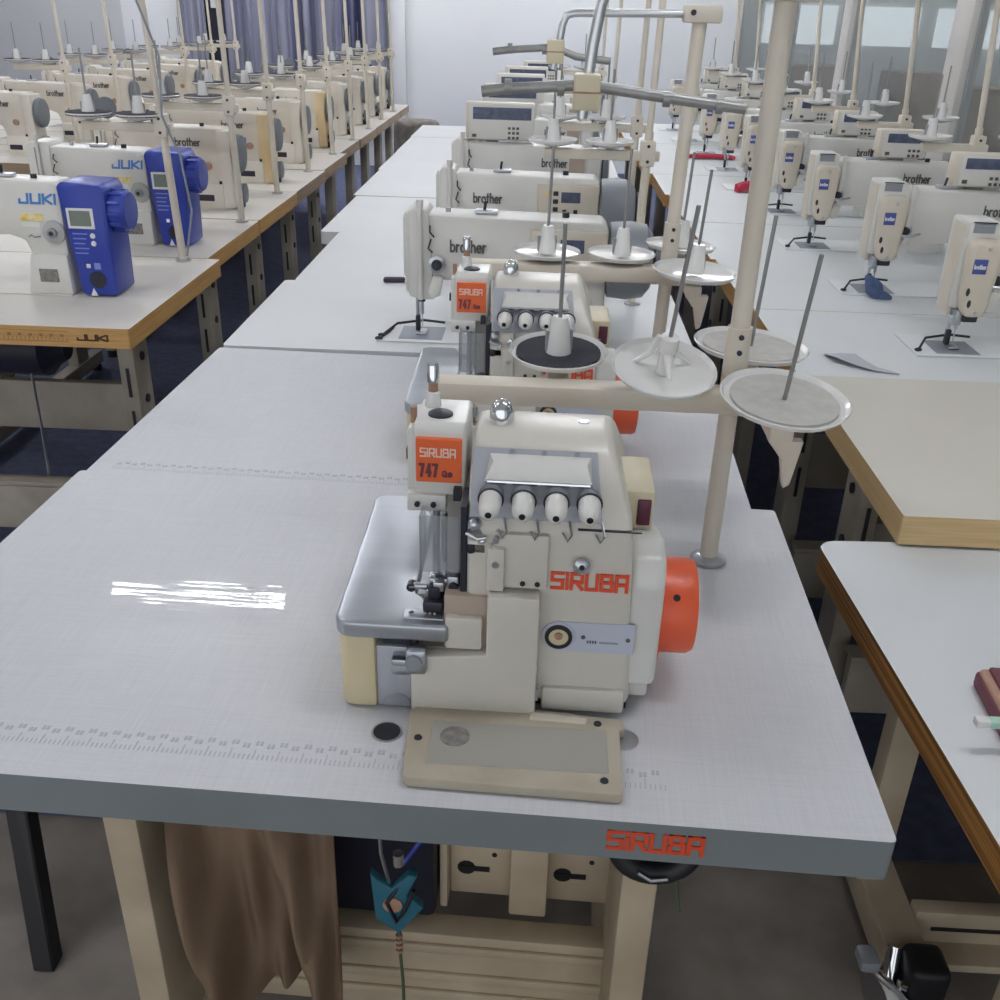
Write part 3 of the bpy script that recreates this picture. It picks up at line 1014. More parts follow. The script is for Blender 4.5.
def make_lock_stand(label, loc, dark, lean=(0, 0), group=None, pole_h=.9, full=True, d1=-.245, d2=-.10, cable=False, hz=.375, flip=1, post='ivory'):
    """pole at the origin, cross arm carrying two dishes"""
    t = thing('thread_stand', label, 'thread stand', loc, 0, group)
    lx, ly = lean
    P = lambda z: Vector((lx * z, ly * z, z))
    p = MB()
    p.cyl(P(0.004), P(hz + .05), .011, post, 12)
    p.cyl(P(hz + .05), P(pole_h), .0085, post, 12)
    p.obj('pole', t)
    f = MB()
    f.lathe([(.022, 0), (.022, .003), (.013, .006)], (0, 0, .0008), (0, 0, 1), 'steel', 16)
    f.obj('pole_flange', t)
    a = MB()
    xa, xb = sorted((d1 - .02 * flip, .03 * flip))
    c = P(hz)
    a.box(xa + c.x, xb + c.x, c.y - .013, c.y + .013, hz - .018, hz + .006, 'ivory', .004)
    a.box(c.x - .018, c.x + .018, c.y - .018, c.y + .018, hz - .03, hz + .03, 'ivory', .004)
    ao = a.obj('cross_arm', t)
    s = MB()
    for z in (hz - .018, hz + .018):
        s.cyl((c.x, c.y - .021, z), (c.x, c.y - .015, z), .004, 'darkmetal', 8)
    pieces(s, 'screw', ao)
    for d in (d1, d2):
        spool_disc(None, t, c.x + d, c.y - .0, hz + .014, .062, 'foam' if dark else 'cone', .17, pad=.97)
    if full:
        T = P(pole_h - .015)
        g = MB()
        g.box(T.x - .02, T.x + .02, T.y - .014, T.y + .014, T.z - .014, T.z + .014, 'ivory', .003)
        g.tube([(T.x, T.y, T.z), (T.x + d2, T.y, T.z + .005), (T.x + d1 - .02, T.y, T.z)], .006, 'pipe', 8)
        g.obj('guide_arm', t)
    if cable:
        q = P(pole_h * .9)
        MB().tube([q + Vector((-.012, -.01, 0)), q + Vector((-.02, -.03, -.1)), P(.55) + Vector((.03, -.02, 0)), P(.4) + Vector((.012, -.02, 0)), P(.3) + Vector((.045, -.02, 0)),
                   P(.15) + Vector((.055, -.02, 0)), P(.02) + Vector((.02, -.02, .0))], .0035, 'grey', 6).obj('cable', t)
    return freeze(t)

def make_over_stand(label, loc, group, lean, top, bar, drop, first=True):
    """four-dish stand; loc = pole foot. top = height of the guide clamp, bar = (x0,x1,dz) eyelet bar, drop = x of the hanging tube"""
    t = thing('overlock_thread_stand', label, 'thread stand', loc, 0, group)
    lx, ly = lean
    P = lambda z: Vector((lx * z, ly * z, z))
    p = MB()
    p.cyl(P(.004), P(.26), .0125, 'ivory', 14)
    p.cyl(P(.26), P(.34), .0155, 'ivory', 14)
    p.cyl(P(.34), P(top), .0125, 'ivory', 14)
    po = p.obj('pole', t)
    s = MB()
    for z in (.33, .31):
        s.cyl(P(z) + Vector((0, -.0175, 0)), P(z) + Vector((0, -.013, 0)), .0035, 'darkmetal', 8)
    pieces(s, 'screw', po)
    MB().lathe([(.025, 0), (.025, .004), (.015, .009)], (0, 0, .0008), (0, 0, 1), 'steel', 20).obj('pole_flange', t)
    hz = .245
    a = MB()
    a.box(-.385, .015, -.027, .013, hz - .016, hz + .014, 'ivory', .006)
    a.box(-.012, .075, -.02, .02, hz - .02, hz + .006, 'ivory', .005)
    a.box(.03, .06, -.11, .155, hz - .016, hz + .004, 'ivory', .004)
    ao = a.obj('cross_arm', t)
    c = MB()
    sw = MB()
    for x in (-.33, -.285):
        sw.cyl((x, -.006, hz + .006), (x, -.006, hz + .0095), .0035, 'darkmetal', 8)
    pieces(sw, 'screw', ao)
    c.prism([(.03, hz - .015), (.075, hz - .015), (.066, hz - .075), (.058, hz - .08), (.05, hz - .04)], 'y', -.105, -.09, 'ivory', .003)
    pieces(c, 'clip', ao)
    if first:
        spool_disc(None, t, .045, -.092, hz + .024, .078, 'felt', .185, (.05, -.12))
        spool_disc(None, t, .045, .128, hz + .02, .08, 'felt', .185, (.05, .0))
        spool_disc(None, t, -.092, -.01, hz + .03, .068, 'tripod', .225, (.06, -.26))
        spool_disc(None, t, -.225, .07, hz + .02, .067, 'foam', .18, (0, -.08), pad=.86)
        a2 = MB()
        a2.box(-.24, -.21, .0, .09, hz - .012, hz + .008, 'ivory', .003)
        a2.obj('side_arm', t)
    else:
        spool_disc(None, t, .045, -.092, hz + .016, .076, 'cone', .185, (.05, -.03))
        spool_disc(None, t, .045, .128, hz + .016, .071, 'cone', .185, (.05, .02))
        spool_disc(None, t, -.08, .03, hz + .016, .066, 'cone', .2, (.02, 0))
        spool_disc(None, t, -.225, .03, hz + .016, .066, 'cone', .2, (.02, 0))
        a2 = MB()
        a2.box(-.24, -.065, .0, .045, hz - .012, hz + .008, 'ivory', .003)
        a2.obj('side_arm', t)
    T = P(top)
    k = MB()
    k.box(T.x - .03, T.x + .035, T.y - .018, T.y + .018, T.z - .012, T.z + .016, 'ivory', .004)
    k.cyl((T.x - .015, T.y - .021, T.z + .004), (T.x - .015, T.y - .017, T.z + .004), .005, 'darkmetal', 8)
    k.obj('guide_clamp', t)
    g = MB()
    dx, db = drop
    g.tube([(T.x - .02, T.y, T.z + .002), (dx + .02, T.y, T.z - .002), (dx + .006, T.y, T.z - .006), (dx, T.y, T.z - .02), (dx - .006, T.y, T.z - .06), (dx - .014, T.y, db - .03)], .0066, 'satinlight', 10)
    g.obj('guide_tube', t)
    x0, x1 = bar
    bx = dx - .012
    b = MB()
    b.tube([(x0, T.y - .012, db - .004), (x0 + .03, T.y - .012, db + .0), (bx, T.y - .012, db + .006), (x1 - .06, T.y - .012, db - .008), (x1, T.y - .012, db - .014)], .0062, 'pipe', 10)
    for x in (x0 + .03, x0 + .09, x1 - .09, x1 - .03):
        b.lathe([(.0085, -.004), (.0085, .004)], (x, T.y - .012, db + .002 - max(0, x - bx) * .09), (1, 0, 0), 'pipe', 10)
    b.obj('eyelet_bar', t)
    q = MB()
    q.box(bx - .014, bx + .016, T.y - .028, T.y + .006, db - .02, db + .018, 'creampale', .003)
    q.box(bx - .0145, bx + .0165, T.y - .0285, T.y - .027, db - .002, db, 'tan')
    q.obj('bar_clamp', t)
    return freeze(t)

# ================================================================== THE ROOM
YB = 10.1
structure(MB().box(-6.5, 4.6, -3.2, 1.42, -.1, 0, 'concrete').obj('floor'))
structure(MB().box(-6.5, 4.6, 1.42, YB + .1, -.1, .004, 'carpet').obj('floor_carpet'))
structure(MB().box(-6.5, 4.6, -3.2, YB + .1, 2.95, 3.05, 'ceil').obj('ceiling'))
structure(MB().box(-3.98, 1.72, YB, YB + .1, 0, 2.95, 'wallw').obj('wall_back'))
structure(MB().box(-6.5, -3.98, YB - .05, YB + .1, 0, 2.95, 'wallg').obj('wall_back_left'))
structure(MB().box(-6.6, -6.5, -3.2, YB + .1, 0, 2.95, 'wallside').obj('wall_left'))
structure(MB().box(4.6, 4.7, -3.2, YB + .1, 0, 2.95, 'wallside').obj('wall_right'))
structure(MB().box(1.72, 4.6, YB, YB + .1, 0, 2.95, 'roomdark').obj('wall_office'))

# glazed partition on the right with an office behind it
ys = [YB - .06, 7.95, 6.4, 4.62, 2.9, 1.1, -.8, -3.1]
for i in range(len(ys) - 1):
    g = MB().box(1.735, 1.745, ys[i + 1] + .04, ys[i] - .04, .12, 2.9, 'glass')
    structure(g.obj('window_%d' % (i + 1)))
mull = MB()
for i, y in enumerate(ys):
    w = (.04, .05, .075, .10, .07, .07, .07, .07)[i]
    mull.box(1.705, 1.775, y - w, y + w, .1, 2.95, 'alu', .006)
mull.box(1.70, 1.78, -3.2, YB, .0, .12, 'alu')
structure(mull.obj('trim_1'))
of = MB()
for (x0, x1, z0, z1) in ((1.95, 2.6, 1.2, 1.52), (2.75, 3.35, 1.2, 1.52), (3.5, 4.1, 1.2, 1.52)):
    of.box(x0, x1, YB - .03, YB - .01, z0, z1, 'daylight')
structure(of.obj('window_8'))
of = MB()
for (y0, y1) in ((8.9, 9.7), (7.5, 8.6), (6.2, 7.2), (4.6, 5.8)):
    of.box(4.57, 4.59, y0, y1, 1.22, 1.62, 'daylight')
structure(of.obj('window_9'))

def crate(label, x, y, w, d, h, z=0.0, rz=0.0, m='card'):
    b = MB()
    b.box(-w / 2, w / 2, -d / 2, d / 2, 0, h, m, .006)
    o = b.obj('cardboard_box')
    o.location = (x, y, z); o.rotation_euler = (0, 0, rz)
    tag(o, label, 'box', 'boxes behind the glass')
    fl = MB()
    fl.box(-w / 2, -.004, -d / 2, d / 2, h, h + .006, m)
    fl.box(.004, w / 2, -d / 2, d / 2, h, h + .006, m)
    fl.obj('lid_flap', o)
    MB().box(-.03, .03, -d / 2 - .002, d / 2 + .002, h + .0055, h + .0075, 'tan').obj('packing_tape', o)
    return o
crate('brown cardboard box behind the glass partition, farthest from the camera', 2.3, 9.35, .5, .5, 1.05)
crate('smaller tan cardboard box behind the glass between two posts', 2.42, 7.16, .34, .34, 1.12, 0, .1)
crate('tan cardboard box behind the rightmost stretch of glass', 2.5, 6.1, .34, .34, 1.10, 0, -.1)

# curtains on the back wall
def curtain(label, x0, x1, z0, z1, m, waves, amp):
    n = int((x1 - x0) * 60)
    y0 = YB - .16
    vs, fs = [], []
    rows = 6
    for j in range(rows + 1):
        z = z1 + (z0 - z1) * j / rows
        for i in range(n + 1):
            x = x0 + (x1 - x0) * i / n
            ph = waves * 2 * PI * (x - x0) / (x1 - x0)
            y = y0 + amp * math.sin(ph + .25 * math.sin(j)) + amp * .35 * math.sin(2.3 * ph + 1 + .15 * j)
            vs.append((x, y, z))
    for j in range(rows):
        for i in range(n):
            a = j * (n + 1) + i
            fs.append((a, a + 1, a + n + 2, a + n + 1))
    N = len(vs)
    vs += [(x, y + .006, z) for x, y, z in vs]
    fs += [tuple(k + N for k in reversed(f)) for f in fs]
    b = MB().add(vs, fs, m)
    o = b.obj('curtain')
    tag(o, label, 'curtain', 'back wall curtains')
    MB().cyl((x0 - .02, y0, z1 + .02), (x1 + .02, y0, z1 + .02), .014, 'alu', 10).obj('curtain_rail', o)
    return o
curtain('pale grey-lavender curtain hanging left of the dark window gap', -3.42, -3.16, .4, 2.75, 'curtg', 2, .04)
curtain('wide navy and grey striped curtain covering the back window', -2.98, -1.50, .4, 2.75, 'curt', 11, .05)
wn = MB().box(-3.2, -2.95, YB - .03, YB - .005, .3, 2.8, 'navyblack')
structure(wn.obj('window_10'))
nt_ = MB().box(-3.135, -3.06, YB - .05, YB - .03, 1.36, 1.66, 'disc', .001, 1)
nt_.box(-3.16, -3.1, YB - .056, YB - .05, 1.55, 1.62, 'disc')
tag(nt_.obj('wall_notice'), 'white paper notice taped up in the dark gap between the curtains', 'notice')
pn = MB().box(-3.98, -3.44, YB - .05, YB - .002, .0, 2.6, 'wallw', .004)
structure(pn.obj('trim_2'))
wt = MB().box(-1.48, -1.33, YB - .09, YB - .002, 0, 2.95, 'wallw', .005)
structure(wt.obj('trim_3'))

# ceiling lamps; those by the back wall and some office ones added for brightness
k = 0
for (x, y) in ((-1.67, 4.22), (.33, 4.3), (3.1, 4.3), (-3.9, 4.3), (-3.4, 6.9), (.33, 6.9), (3.1, 6.3), (-4.6, 9.0), (-2.6, 9.0), (-1.2, 8.9), (.2, 9.0), (-3.0, 8.0), (1.1, 8.2), (3.1, 8.7), (-1.67, 1.2), (.75, 1.0), (-3.9, 1.2), (3.2, 1.0)):
    o = thing('ceiling_lamp', '', 'ceiling lamp', (x, y, 2.80), -.02, 'ceiling tube lamps')
    k += 1
    L = .46
    MB().box(-L - .03, L + .03, -.016, .016, .03, .148, 'ceil', .004).obj('lamp_housing', o)
    MB().cyl((-L, 0, .006), (L, 0, .006), .012, 'tube', 12).obj('tube', o)
    e = MB()
    for s in (-1, 1):
        e.box(s * L - .012, s * L + .012, -.017, .017, -.012, .034, 'ceil', .003)
    pieces(e, 'end_cap', o)
    o['label'] = 'white ceiling tube lamp over ' + ('the left row' if x < -1 else 'the middle row' if x < 1.2 else 'the glazed side with added lamps') + ', %s along the ceiling' % (
        'first' if y < 2 else 'second' if y < 5 else 'third' if y < 8 else 'fourth') + (', outer' if abs(x) > 3.8 else '')

# ================================================================== CENTRE ROW
T = .76
t1 = make_table('overlock_table', 'nearest table, linen-grain white top with grey edge and orange lettering', -.745, .372, .7185, 1.405, T, 'linen', 'edgegrey', .048, -.034,
                'legpaint', (.262, .212), -.10, .085, None, False, False, .006, beams=False)
ap = MB()
ruler_marks(ap, -.5, .345, -.296, T, 'rulergrey', 169)
ruler_numerals(ap, -.5, .345, -.279, T, 66)
ap.obj('ruler_marking', t1)
ap = MB()
fit_letters(ap, 'SIRUBA', SQ, (.289, -.3434, T - .034), (1, 0, 0), (0, 0, 1), .094, .0205, 'redprint', .2, .32, .0008)
ap.obj('brand_lettering', t1)
hs = MB()
hs.lathe([(.0165, 0), (.0165, .0012), (.0145, .0015), (.0, .0006)], (.054, -.240, T), (0, 0, 1), ['steel', 'steel', 'darkmetal', 'darkmetal'], 24)
hs.lathe([(.0165, 0), (.0165, .0012), (.0145, .0015), (.0, .0006)], (.305, -.225, T), (0, 0, 1), ['steel', 'steel', 'steel', 'steel'], 24)
pieces(hs, 'hole_plug', t1)
# under the nearest table: lower panel, bracket plates, hooks
lp = MB()
lp.box(-.25, .35, -.06, -.02, .07, .235, 'legpaint', .004)
for z in (.1, .14, .2):
    lp.box(-.25, .35, -.066, -.058, z, z + .018, 'legpaint', .004)
lp.obj('lower_panel', t1)
bk = MB()
bk.box(.09, .34, .02, .04, .236, .36, 'legpaint', .003)
bk.box(.182, .238, -.015, .04, .236, .7, 'legpaint', .004)
bk.box(.078, .09, -.01, .04, .236, .7, 'legpaint', .003)
for x in (.105, .25):
    bk.cyl((x + .01, .0195, .29), (x + .01, .021, .29), .014, 'black', 12)
    bk.box(x, x + .045, .018, .021, .285, .294, 'black')
    bk.cyl((x + .052, .0185, .32), (x + .052, .021, .32), .004, 'darkmetal', 8)
bk.box(.09, .182, .03, .05, .36, .68, 'duskdark2', .003)
bk.box(.238, .33, .03, .05, .36, .68, 'duskdark2', .003)
bk.obj('bracket_plate', t1)
nb_ = MB()
nb_.box(-.10, .075, -.04, .10, .245, .70, 'navyblack', .01)
nb_.obj('motor_box', t1, label='dark navy box under the top')

tr = MB()
tr.prism([(-.119, -.004), (-.113, -.104), (-.107, -.109), (.102, -.115), (.105, -.112), (.106, -.02), (.112, -.016), (.110, -.002), (.06, .002), (.055, .004), (.0, .008), (-.112, .0)], 'z', .0008, .0135, 'beigebox', .002, 2)
tro = tr.obj('sliding_cover')
tro.location = (0, .847, T); tro.rotation_euler = (0, 0, -.012)
tag(tro, 'flat beige plastic cover plate lying in front of the nearest overlock machine', 'cover plate')
rc = MB()
rc.box(-.092, .092, -.088, -.022, .0125, .0148, 'trayin', .0012, 1)
rc.obj('recess_panel', tro, label='greyer inner panel')
hh = MB()
hh.lathe([(.0155, 0), (.0155, .0006), (.0, .0002)], (-.066, -.046, .0147), (0, 0, 1), 'greylabel', 24)
hh.obj('finger_hole', tro)
sc = MB()
for (x, y) in ((-.104, -.05), (.083, -.012), (.087, -.098)):
    sc.lathe([(.0045, 0), (.004, .0015), (.002, .0012)], (x, y, .0133), (0, 0, 1), 'darkmetal', 12)
pieces(sc, 'screw', tro)
ti = MB()
ti.prism([(.012, .0), (.072, -.006), (.07, -.016), (.01, -.012)], 'z', .013, .016, 'ivory', .001)
ti.obj('hinge_tab', tro)

t2 = make_table('overlock_table', 'second table of the middle row, linen-grain white top behind the nearest one', -.715, .36, 1.4075, 2.066, T - .003, 'linendull', 'edgegrey', .048, -.034,
                'legpaint', (.285, .2), 0, .06, None, True, False, .006)
ap = MB()
ruler_marks(ap, -.5, .2, -.312, T - .003, 'rulergrey', 140)
ruler_numerals(ap, -.5, .2, -.295, T - .003, 54)
ap.obj('ruler_marking', t2)
m1 = make_overlock('nearest white overlock machine with orange handwheel, on the first table', (0, .868, T + .0008), -.02, 'overlock machines')
m2 = dup(m1, (-.012, 1.508, T - .0022), -.01, 'second overlock machine, partly hidden behind the nearest one', 'overlock machines')
make_over_stand('cream thread stand of the nearest overlock with felt-padded dishes', (.256, 1.221, T), 'overlock thread stands', (.002, 0), .718, (-.330, -.03), (-.200, .61), True)
make_over_stand('cream thread stand of the second overlock with four white cone dishes', (.238, 1.90, T - .003), 'overlock thread stands', (.03, 0), .690, (-.335, -.13), (-.215, .628), False)

ORD = ['first', 'second', 'third', 'fourth', 'fifth', 'sixth', 'seventh', 'eighth', 'ninth', 'tenth', 'eleventh', 'twelfth']
cy = [2.09, 2.68, 3.33, 4.03, 4.73, 5.37, 6.0, 6.62]
cx = [-.70, -.675, -.74, -.755, -.765, -.77, -.775, -.78]
for i in range(7):
    make_table('sewing_table', 'white-topped sewing table, %s behind the two linen-grain overlock tables' % ORD[i], cx[i], .362 - .004 * i, cy[i] + .0012, cy[i + 1] - .0012, T - .0006 * (i % 3), 'lam',
               'edgedull' if i == 3 else 'lam', .042, 0, 'legaged', (.2, .2), 0, .05, 'tables of the middle row', i < 3, True, beams=i < 1)
b1 = make_lockstitch('lockstitch_machine', 'white sewing machine directly behind the two overlocks, yellow sticker on its panel', (-.266, 2.225, T - .0), 'panel', 'middle row lockstitch machines')
b2 = dup(b1, (-.258, 2.84, T - .0006), 0, 'second white lockstitch machine behind the overlocks in the middle row', 'middle row lockstitch machines', skip=('finger_guard',))
b3 = make_lockstitch('lockstitch_machine', 'middle row lockstitch machine carrying the nearest large cream control box', (-.275, 3.5, T - .0012), 'box', 'middle row lockstitch machines')
for i, (y, x) in enumerate(((4.35, -.27), (5.05, -.25), (5.7, -.235), (6.3, -.15))):
    dup(b3, (x, y, T - .0006 * ((3 + i) % 3)), 0, 'middle row lockstitch machine with control box, %s behind the nearest boxed one' % ORD[i], 'middle row lockstitch machines', skip=('finger_guard',))
s1 = make_lock_stand('white-dished thread stand behind the first middle row lockstitch machine', (.248, 2.56, T), False, (.02, .05), 'middle row thread stands', .95, False, -.235, -.095)
for i, (y, x) in enumerate(((3.18, .27), (4.6, .28), (5.9, .29))):
    dup(s1, (x, y, T - .0006 * ((1 + i) % 3)), 0, 'white-dished thread stand in the middle row, %s behind its front stand' % ORD[i], 'middle row thread stands')
pc = MB()
pc.box(-.03, .03, -.012, .012, .0, .012, 'purple', .005)
o = pc.obj('cloth_scrap'); o.location = (-.40, 2.70, T); o.rotation_euler = (0, 0, .1)
tag(o, 'small dark purple cloth scrap left of the first middle row lockstitch', 'cloth scrap')
rp = MB()
rp.tube([(-.02, 0, .0045), (-.005, .05, .0045), (.0, .09, .0045)], .004, 'darkmetal', 6)
rp.sphere((-.02, -.002, .0055), .0055, 'darkmetal', 1.7, 1, .9)
o = rp.obj('seam_guide'); o.location = (-.34, 2.17, T)
tag(o, 'dark metal seam guide rod lying by the needle of the first lockstitch', 'seam guide')

# ================================================================== LEFT ROWS
LY = [2.175, 2.89, 3.475, 4.06, 4.64, 5.22, 5.8, 6.36, 6.92, 7.46, 7.95]
LX = [-.945, -.985, -.985, -.99, -1.0, -1.035, -1.03, -1.035, -1.035, -1.035]
for i in range(10):
    tt = make_table('sewing_table', ('wood-edged table of the left row nearest the camera, ruler printed on its edge' if i == 0 else
                    'wood-edged table in the left row, %s behind the ruler-printed one' % ORD[i - 1]), LX[i] - 1.1, LX[i], LY[i] + .004, LY[i + 1] - .004, T - .0006 * (i % 2), 'lamL',
                    'edgewood' if i < 3 else 'edgedull', .048, 0, 'legaged', (.2, .13), .05 if i else -.05, .05, 'tables of the left row', i < 5, i < 4, .006, beams=i < 1)
    if i == 0:
        ap = MB()
        yy = -(LY[1] - LY[0] - .008) / 2
        for zz in (T - .036, T - .011):
            ap.box(-.3, .405, yy - .0006, yy + .001, zz, zz + .0012, 'inkbrown')
        for j in range(28):
            ap.box(-.29 + .025 * j, -.283 + .025 * j, yy - .0014, yy + .001, T - .024, T - .018, 'inkbrown')
        ruler_marks(ap, -.29, .40, yy - .0006, T - .0335, 'inkbrown', 69, face='y')
        ap.obj('ruler_marking', tt)
        ap = MB()
        fit_letters(ap, 'JUKI', SQ, (.425, yy - .0002, T - .030), (1, 0, 0), (0, 0, 1), .075, .0125, 'inkdark', .3, .36, .0008)
        ap.obj('brand_lettering', tt)
j1 = make_lockstitch('lockstitch_machine', 'nearest white sewing machine with bright blue motor unit, front of the left row', (-1.488, 2.50, T), 'blue', 'blue-motor machines')
j2 = dup(j1, (-1.492, 3.09, T - .0006), 0, 'second white sewing machine with bright blue motor unit, behind its twin', 'blue-motor machines')
bY = [3.70, 4.28, 4.86, 5.43, 6.0, 6.55, 7.08, 7.62]
B1 = make_lockstitch('lockstitch_machine', 'aged cream lockstitch machine directly behind the two blue-motor machines', (-1.548, bY[0], T), 'aged', 'aged left row machines')
B2 = make_lockstitch('lockstitch_machine', 'aged cream left row machine with yellowed end cover and blue sticker', (-1.556, bY[1], T - .0006), 'aged', 'aged left row machines', 0, 'yellowed')
for i in range(2, 8):
    dup(B2 if i == 3 else B1, (-1.555 - .004 * i, bY[i], T - .0006 * (i % 2)), 0, 'aged cream left row machine, %s behind the one next to the blue pair' % ORD[i - 1], 'aged left row machines', skip=('finger_guard',))
st = MB()
st.box(-.02, .02, -.0015, .0, -.026, .026, 'blueprint', .0008, 1)
st.box(-.013, .013, -.0022, -.001, -.01, .018, 'blue')
o = st.obj('sticker'); o.location = (-1.245, bY[1] - .0505, T + .155)
tag(o, 'small blue sticker on the second aged cream machine', 'sticker')
S1 = make_lock_stand('black-foam thread stand beside the nearest blue-motor machine, with a hanging cable', (-1.042, 2.85, T), True, (-.035, -.02), 'left row thread stands', .95, True, -.20, -.06, True, post='ivory')
S2 = make_lock_stand('black-foam thread stand beside the second blue-motor machine', (-1.035, 3.44, T), True, (-.02, 0), 'left row thread stands', .95, True, -.225, -.085, False, post='ivory')
for i in range(1, 8):
    dup(S2, (-1.05 - .004 * i, LY[i + 2] - .05 if i < 8 else 7.9, T - .0006 * ((i + 1) % 2)), 0, 'black-foam left row thread stand, %s behind the second blue-motor machine' % ORD[i - 1], 'left row thread stands')
# second row further left
QY = [4.55, 5.13, 5.71, 6.29, 6.87, 7.45, 8.03]
for i in range(6):
    make_table('sewing_table', 'wood-edged table in the far-left row, %s from its near end' % ORD[i], -3.36, -2.26, QY[i] + .004, QY[i + 1] - .004, T, 'lamL', 'edgedull', .045, 0,
               'legaged', (.2, .13), 0, .05, 'tables of the far-left row', False, beams=False)
    dup(B1, (-2.80, QY[i] + .27, T), 0, 'aged cream machine in the far-left row, %s from its near end' % ORD[i], 'far-left row machines', skip=('finger_guard', 'needle_bar', 'presser_foot') + (('bobbin_disc',) if i % 2 else ()))
    dup(S2, (-2.32, QY[i + 1] - .05, T), 0, 'black-foam thread stand in the far-left row, %s from its near end' % ORD[i], 'far-left row thread stands')

# ================================================================== RIGHT ROW
RY = [1.385, 2.04, 2.56, 3.12, 3.72, 4.3, 4.87, 5.45, 6.05, 6.6, 7.15]
RX = [.583, .566, .55, .535, .53, .515, .50, .488, .475, .465]
for i in range(10):
    make_table('sewing_table', ('beige-topped table with pale wood edge at the near end of the right row' if i == 0 else
               'white-topped table in the right row, %s behind the beige one' % ORD[i - 1]), RX[i], RX[i] + 1.1, RY[i] + .0004, RY[i + 1] - .0004, T - .0006 * (i % 2), 'lambeige' if i == 0 else 'lamR',
               'edgepale' if i == 0 else 'edgewood' , .05, 0, 'legaged', (.1, .2), .13 if i == 0 else .0, .05, 'tables of the right row', i < 5, i < 4, .004, beams=i < 2)
rn = [(.972, 2.27), (.94, 2.80), (.905, 3.36), (.93, 3.98), (.90, 4.53), (.895, 5.08), (.88, 5.68), (.855, 6.25), (.83, 6.78)]
r1 = make_lockstitch('lockstitch_machine', 'right row machine nearest the camera, large blue badge on its cream face', (rn[0][0], rn[0][1], T - .0006), 'face', 'right row machines')
for i in range(1, 9):
    dup(r1, (rn[i][0], rn[i][1], T - .0006 * ((i + 1) % 2)), 0, ('second right row machine, blue cloth wrapped at its needle' if i == 1 else 'right row machine with control box, %s behind the one with blue cloth' % ORD[i - 2]),
        'right row machines', skip=('finger_guard',) if i > 3 else ())
R1 = make_lock_stand('white-dished thread stand beside the nearest right row machine', (1.37, 2.50, T), False, (-.06, .05), 'right row thread stands', 1.0, False, -.14, .12, False, .36)
for i in range(1, 8):
    dup(R1, (1.30 - .02 * i, RY[i + 2] - .05, T - .0006 * ((i + 1) % 2)), 0, 'white-dished thread stand in the right row, %s behind its nearest stand' % ORD[i - 1], 'right row thread stands')
# cloths and paper on the right row
c = MB()
c.prism([(-.03, .0), (.03, -.012), (.034, .004), (.008, .012), (-.002, .04), (-.03, .055), (-.042, .05), (-.034, .02)], 'y', -.024, .024, 'bluecloth', .006, 2)
o = c.obj('cloth_wrap'); o.location = (.935, 2.72, T + .0052)
tag(o, 'slate-blue cloth bunched under the needle of the second right row machine', 'cloth')
def strip(name, label, cat, pts, w, m, z, h=.006):
    n = len(pts)
    vs, fs = [], []
    for i, (x, y, dz) in enumerate(pts):
        a = Vector(pts[max(i - 1, 0)][:2]); b = Vector(pts[min(i + 1, n - 1)][:2])
        d = (b - a).normalized(); p = Vector((-d.y, d.x)) * w[i]
        for s in (-1, 1):
            for hz in (0, h):
                vs.append((x + s * p.x, y + s * p.y, z + dz + hz))
    for i in range(n - 1):
        o = i * 4
        fs += [(o, o + 4, o + 6, o + 2), (o + 1, o + 3, o + 7, o + 5), (o, o + 1, o + 5, o + 4), (o + 2, o + 6, o + 7, o + 3)]
    fs += [(0, 2, 3, 1), (4 * n - 4, 4 * n - 3, 4 * n - 1, 4 * n - 2)]
    ob = MB().add(vs, fs, m).obj(name)
    return tag(ob, label, cat)
strip('cloth_strip', 'long red cloth strip lying flat on the right row table', 'cloth', [(.76, 5.46, 0), (.81, 5.45, .004), (.88, 5.47, .002), (.94, 5.45, .003), (.99, 5.46, 0)], [.03, .04, .04, .04, .03], 'redcloth', T + .0042, .014)
strip('cloth_scrap', 'crumpled red cloth scrap beside the cream pole on the right row', 'cloth', [(.83, 4.42, 0), (.86, 4.43, .008), (.90, 4.42, .014), (.93, 4.43, .0)], [.015, .03, .035, .02], 'redcloth', T + .0008, .03)
strip('paper_scrap', 'curled grey paper scrap on the beige table of the right row', 'paper', [(.678, 2.195, .0), (.69, 2.15, .012), (.715, 2.115, .008), (.745, 2.09, .002), (.79, 2.068, 0)], [.022, .03, .022, .013, .004], 'scrap', T + .0005, .0012)

# low plywood-edged table in the right foreground
lt_ = make_table('side_table', 'low white table with thick brown plywood edge in the right foreground', .487, 1.645, .30, 1.425, .705, 'lamR', 'ply', .042, .051, 'legpaint', None, .16, .05, None, False, False, .03, 'table')
for (x0, y0, z0) in ((-.462, .40, .135), (-.53, -.115, .03), (.40, .42, .03), (.40, -.40, .03)):
    e = MB()
    e.box(x0, x0 + .05, y0, y0 + .04, z0, .662, 'legpaint', .004)
    if z0 < .1:
        e.box(x0 - .004, x0 + .054, y0 - .004, y0 + .044, z0 - .028, z0 + .002, 'legpaint', .003)
    e.obj('leg', lt_)
ck = thing('castor_frame', 'cream wheeled frame with a black block and braked castor under the low table', 'wheeled frame', (.648, 1.15, 0), .0)
f = MB()
f.box(-.04, .03, -.02, .30, .04, .105, 'legpaint', .005)
f.box(.03, .36, .045, .075, .045, .115, 'legpaint', .004)
f.box(.06, .20, .0435, .0455, .075, .083, 'black')
f.box(.03, .36, .0, .075, .030, .047, 'legpaint', .003)
f.obj('frame', ck)
MB().box(-.018, .045, -.085, -.018, .025, .125, 'black', .014, 3).obj('corner_block', ck)
w = MB()
w.lathe([(.01, 0), (.036, .002), (.038, .008), (.038, .018), (.036, .024), (.01, .026)], (-.058, -.06, .038), (.95, .3, 0), ['steel', 'disc', 'disc', 'disc', 'disc', 'steel'], 24)
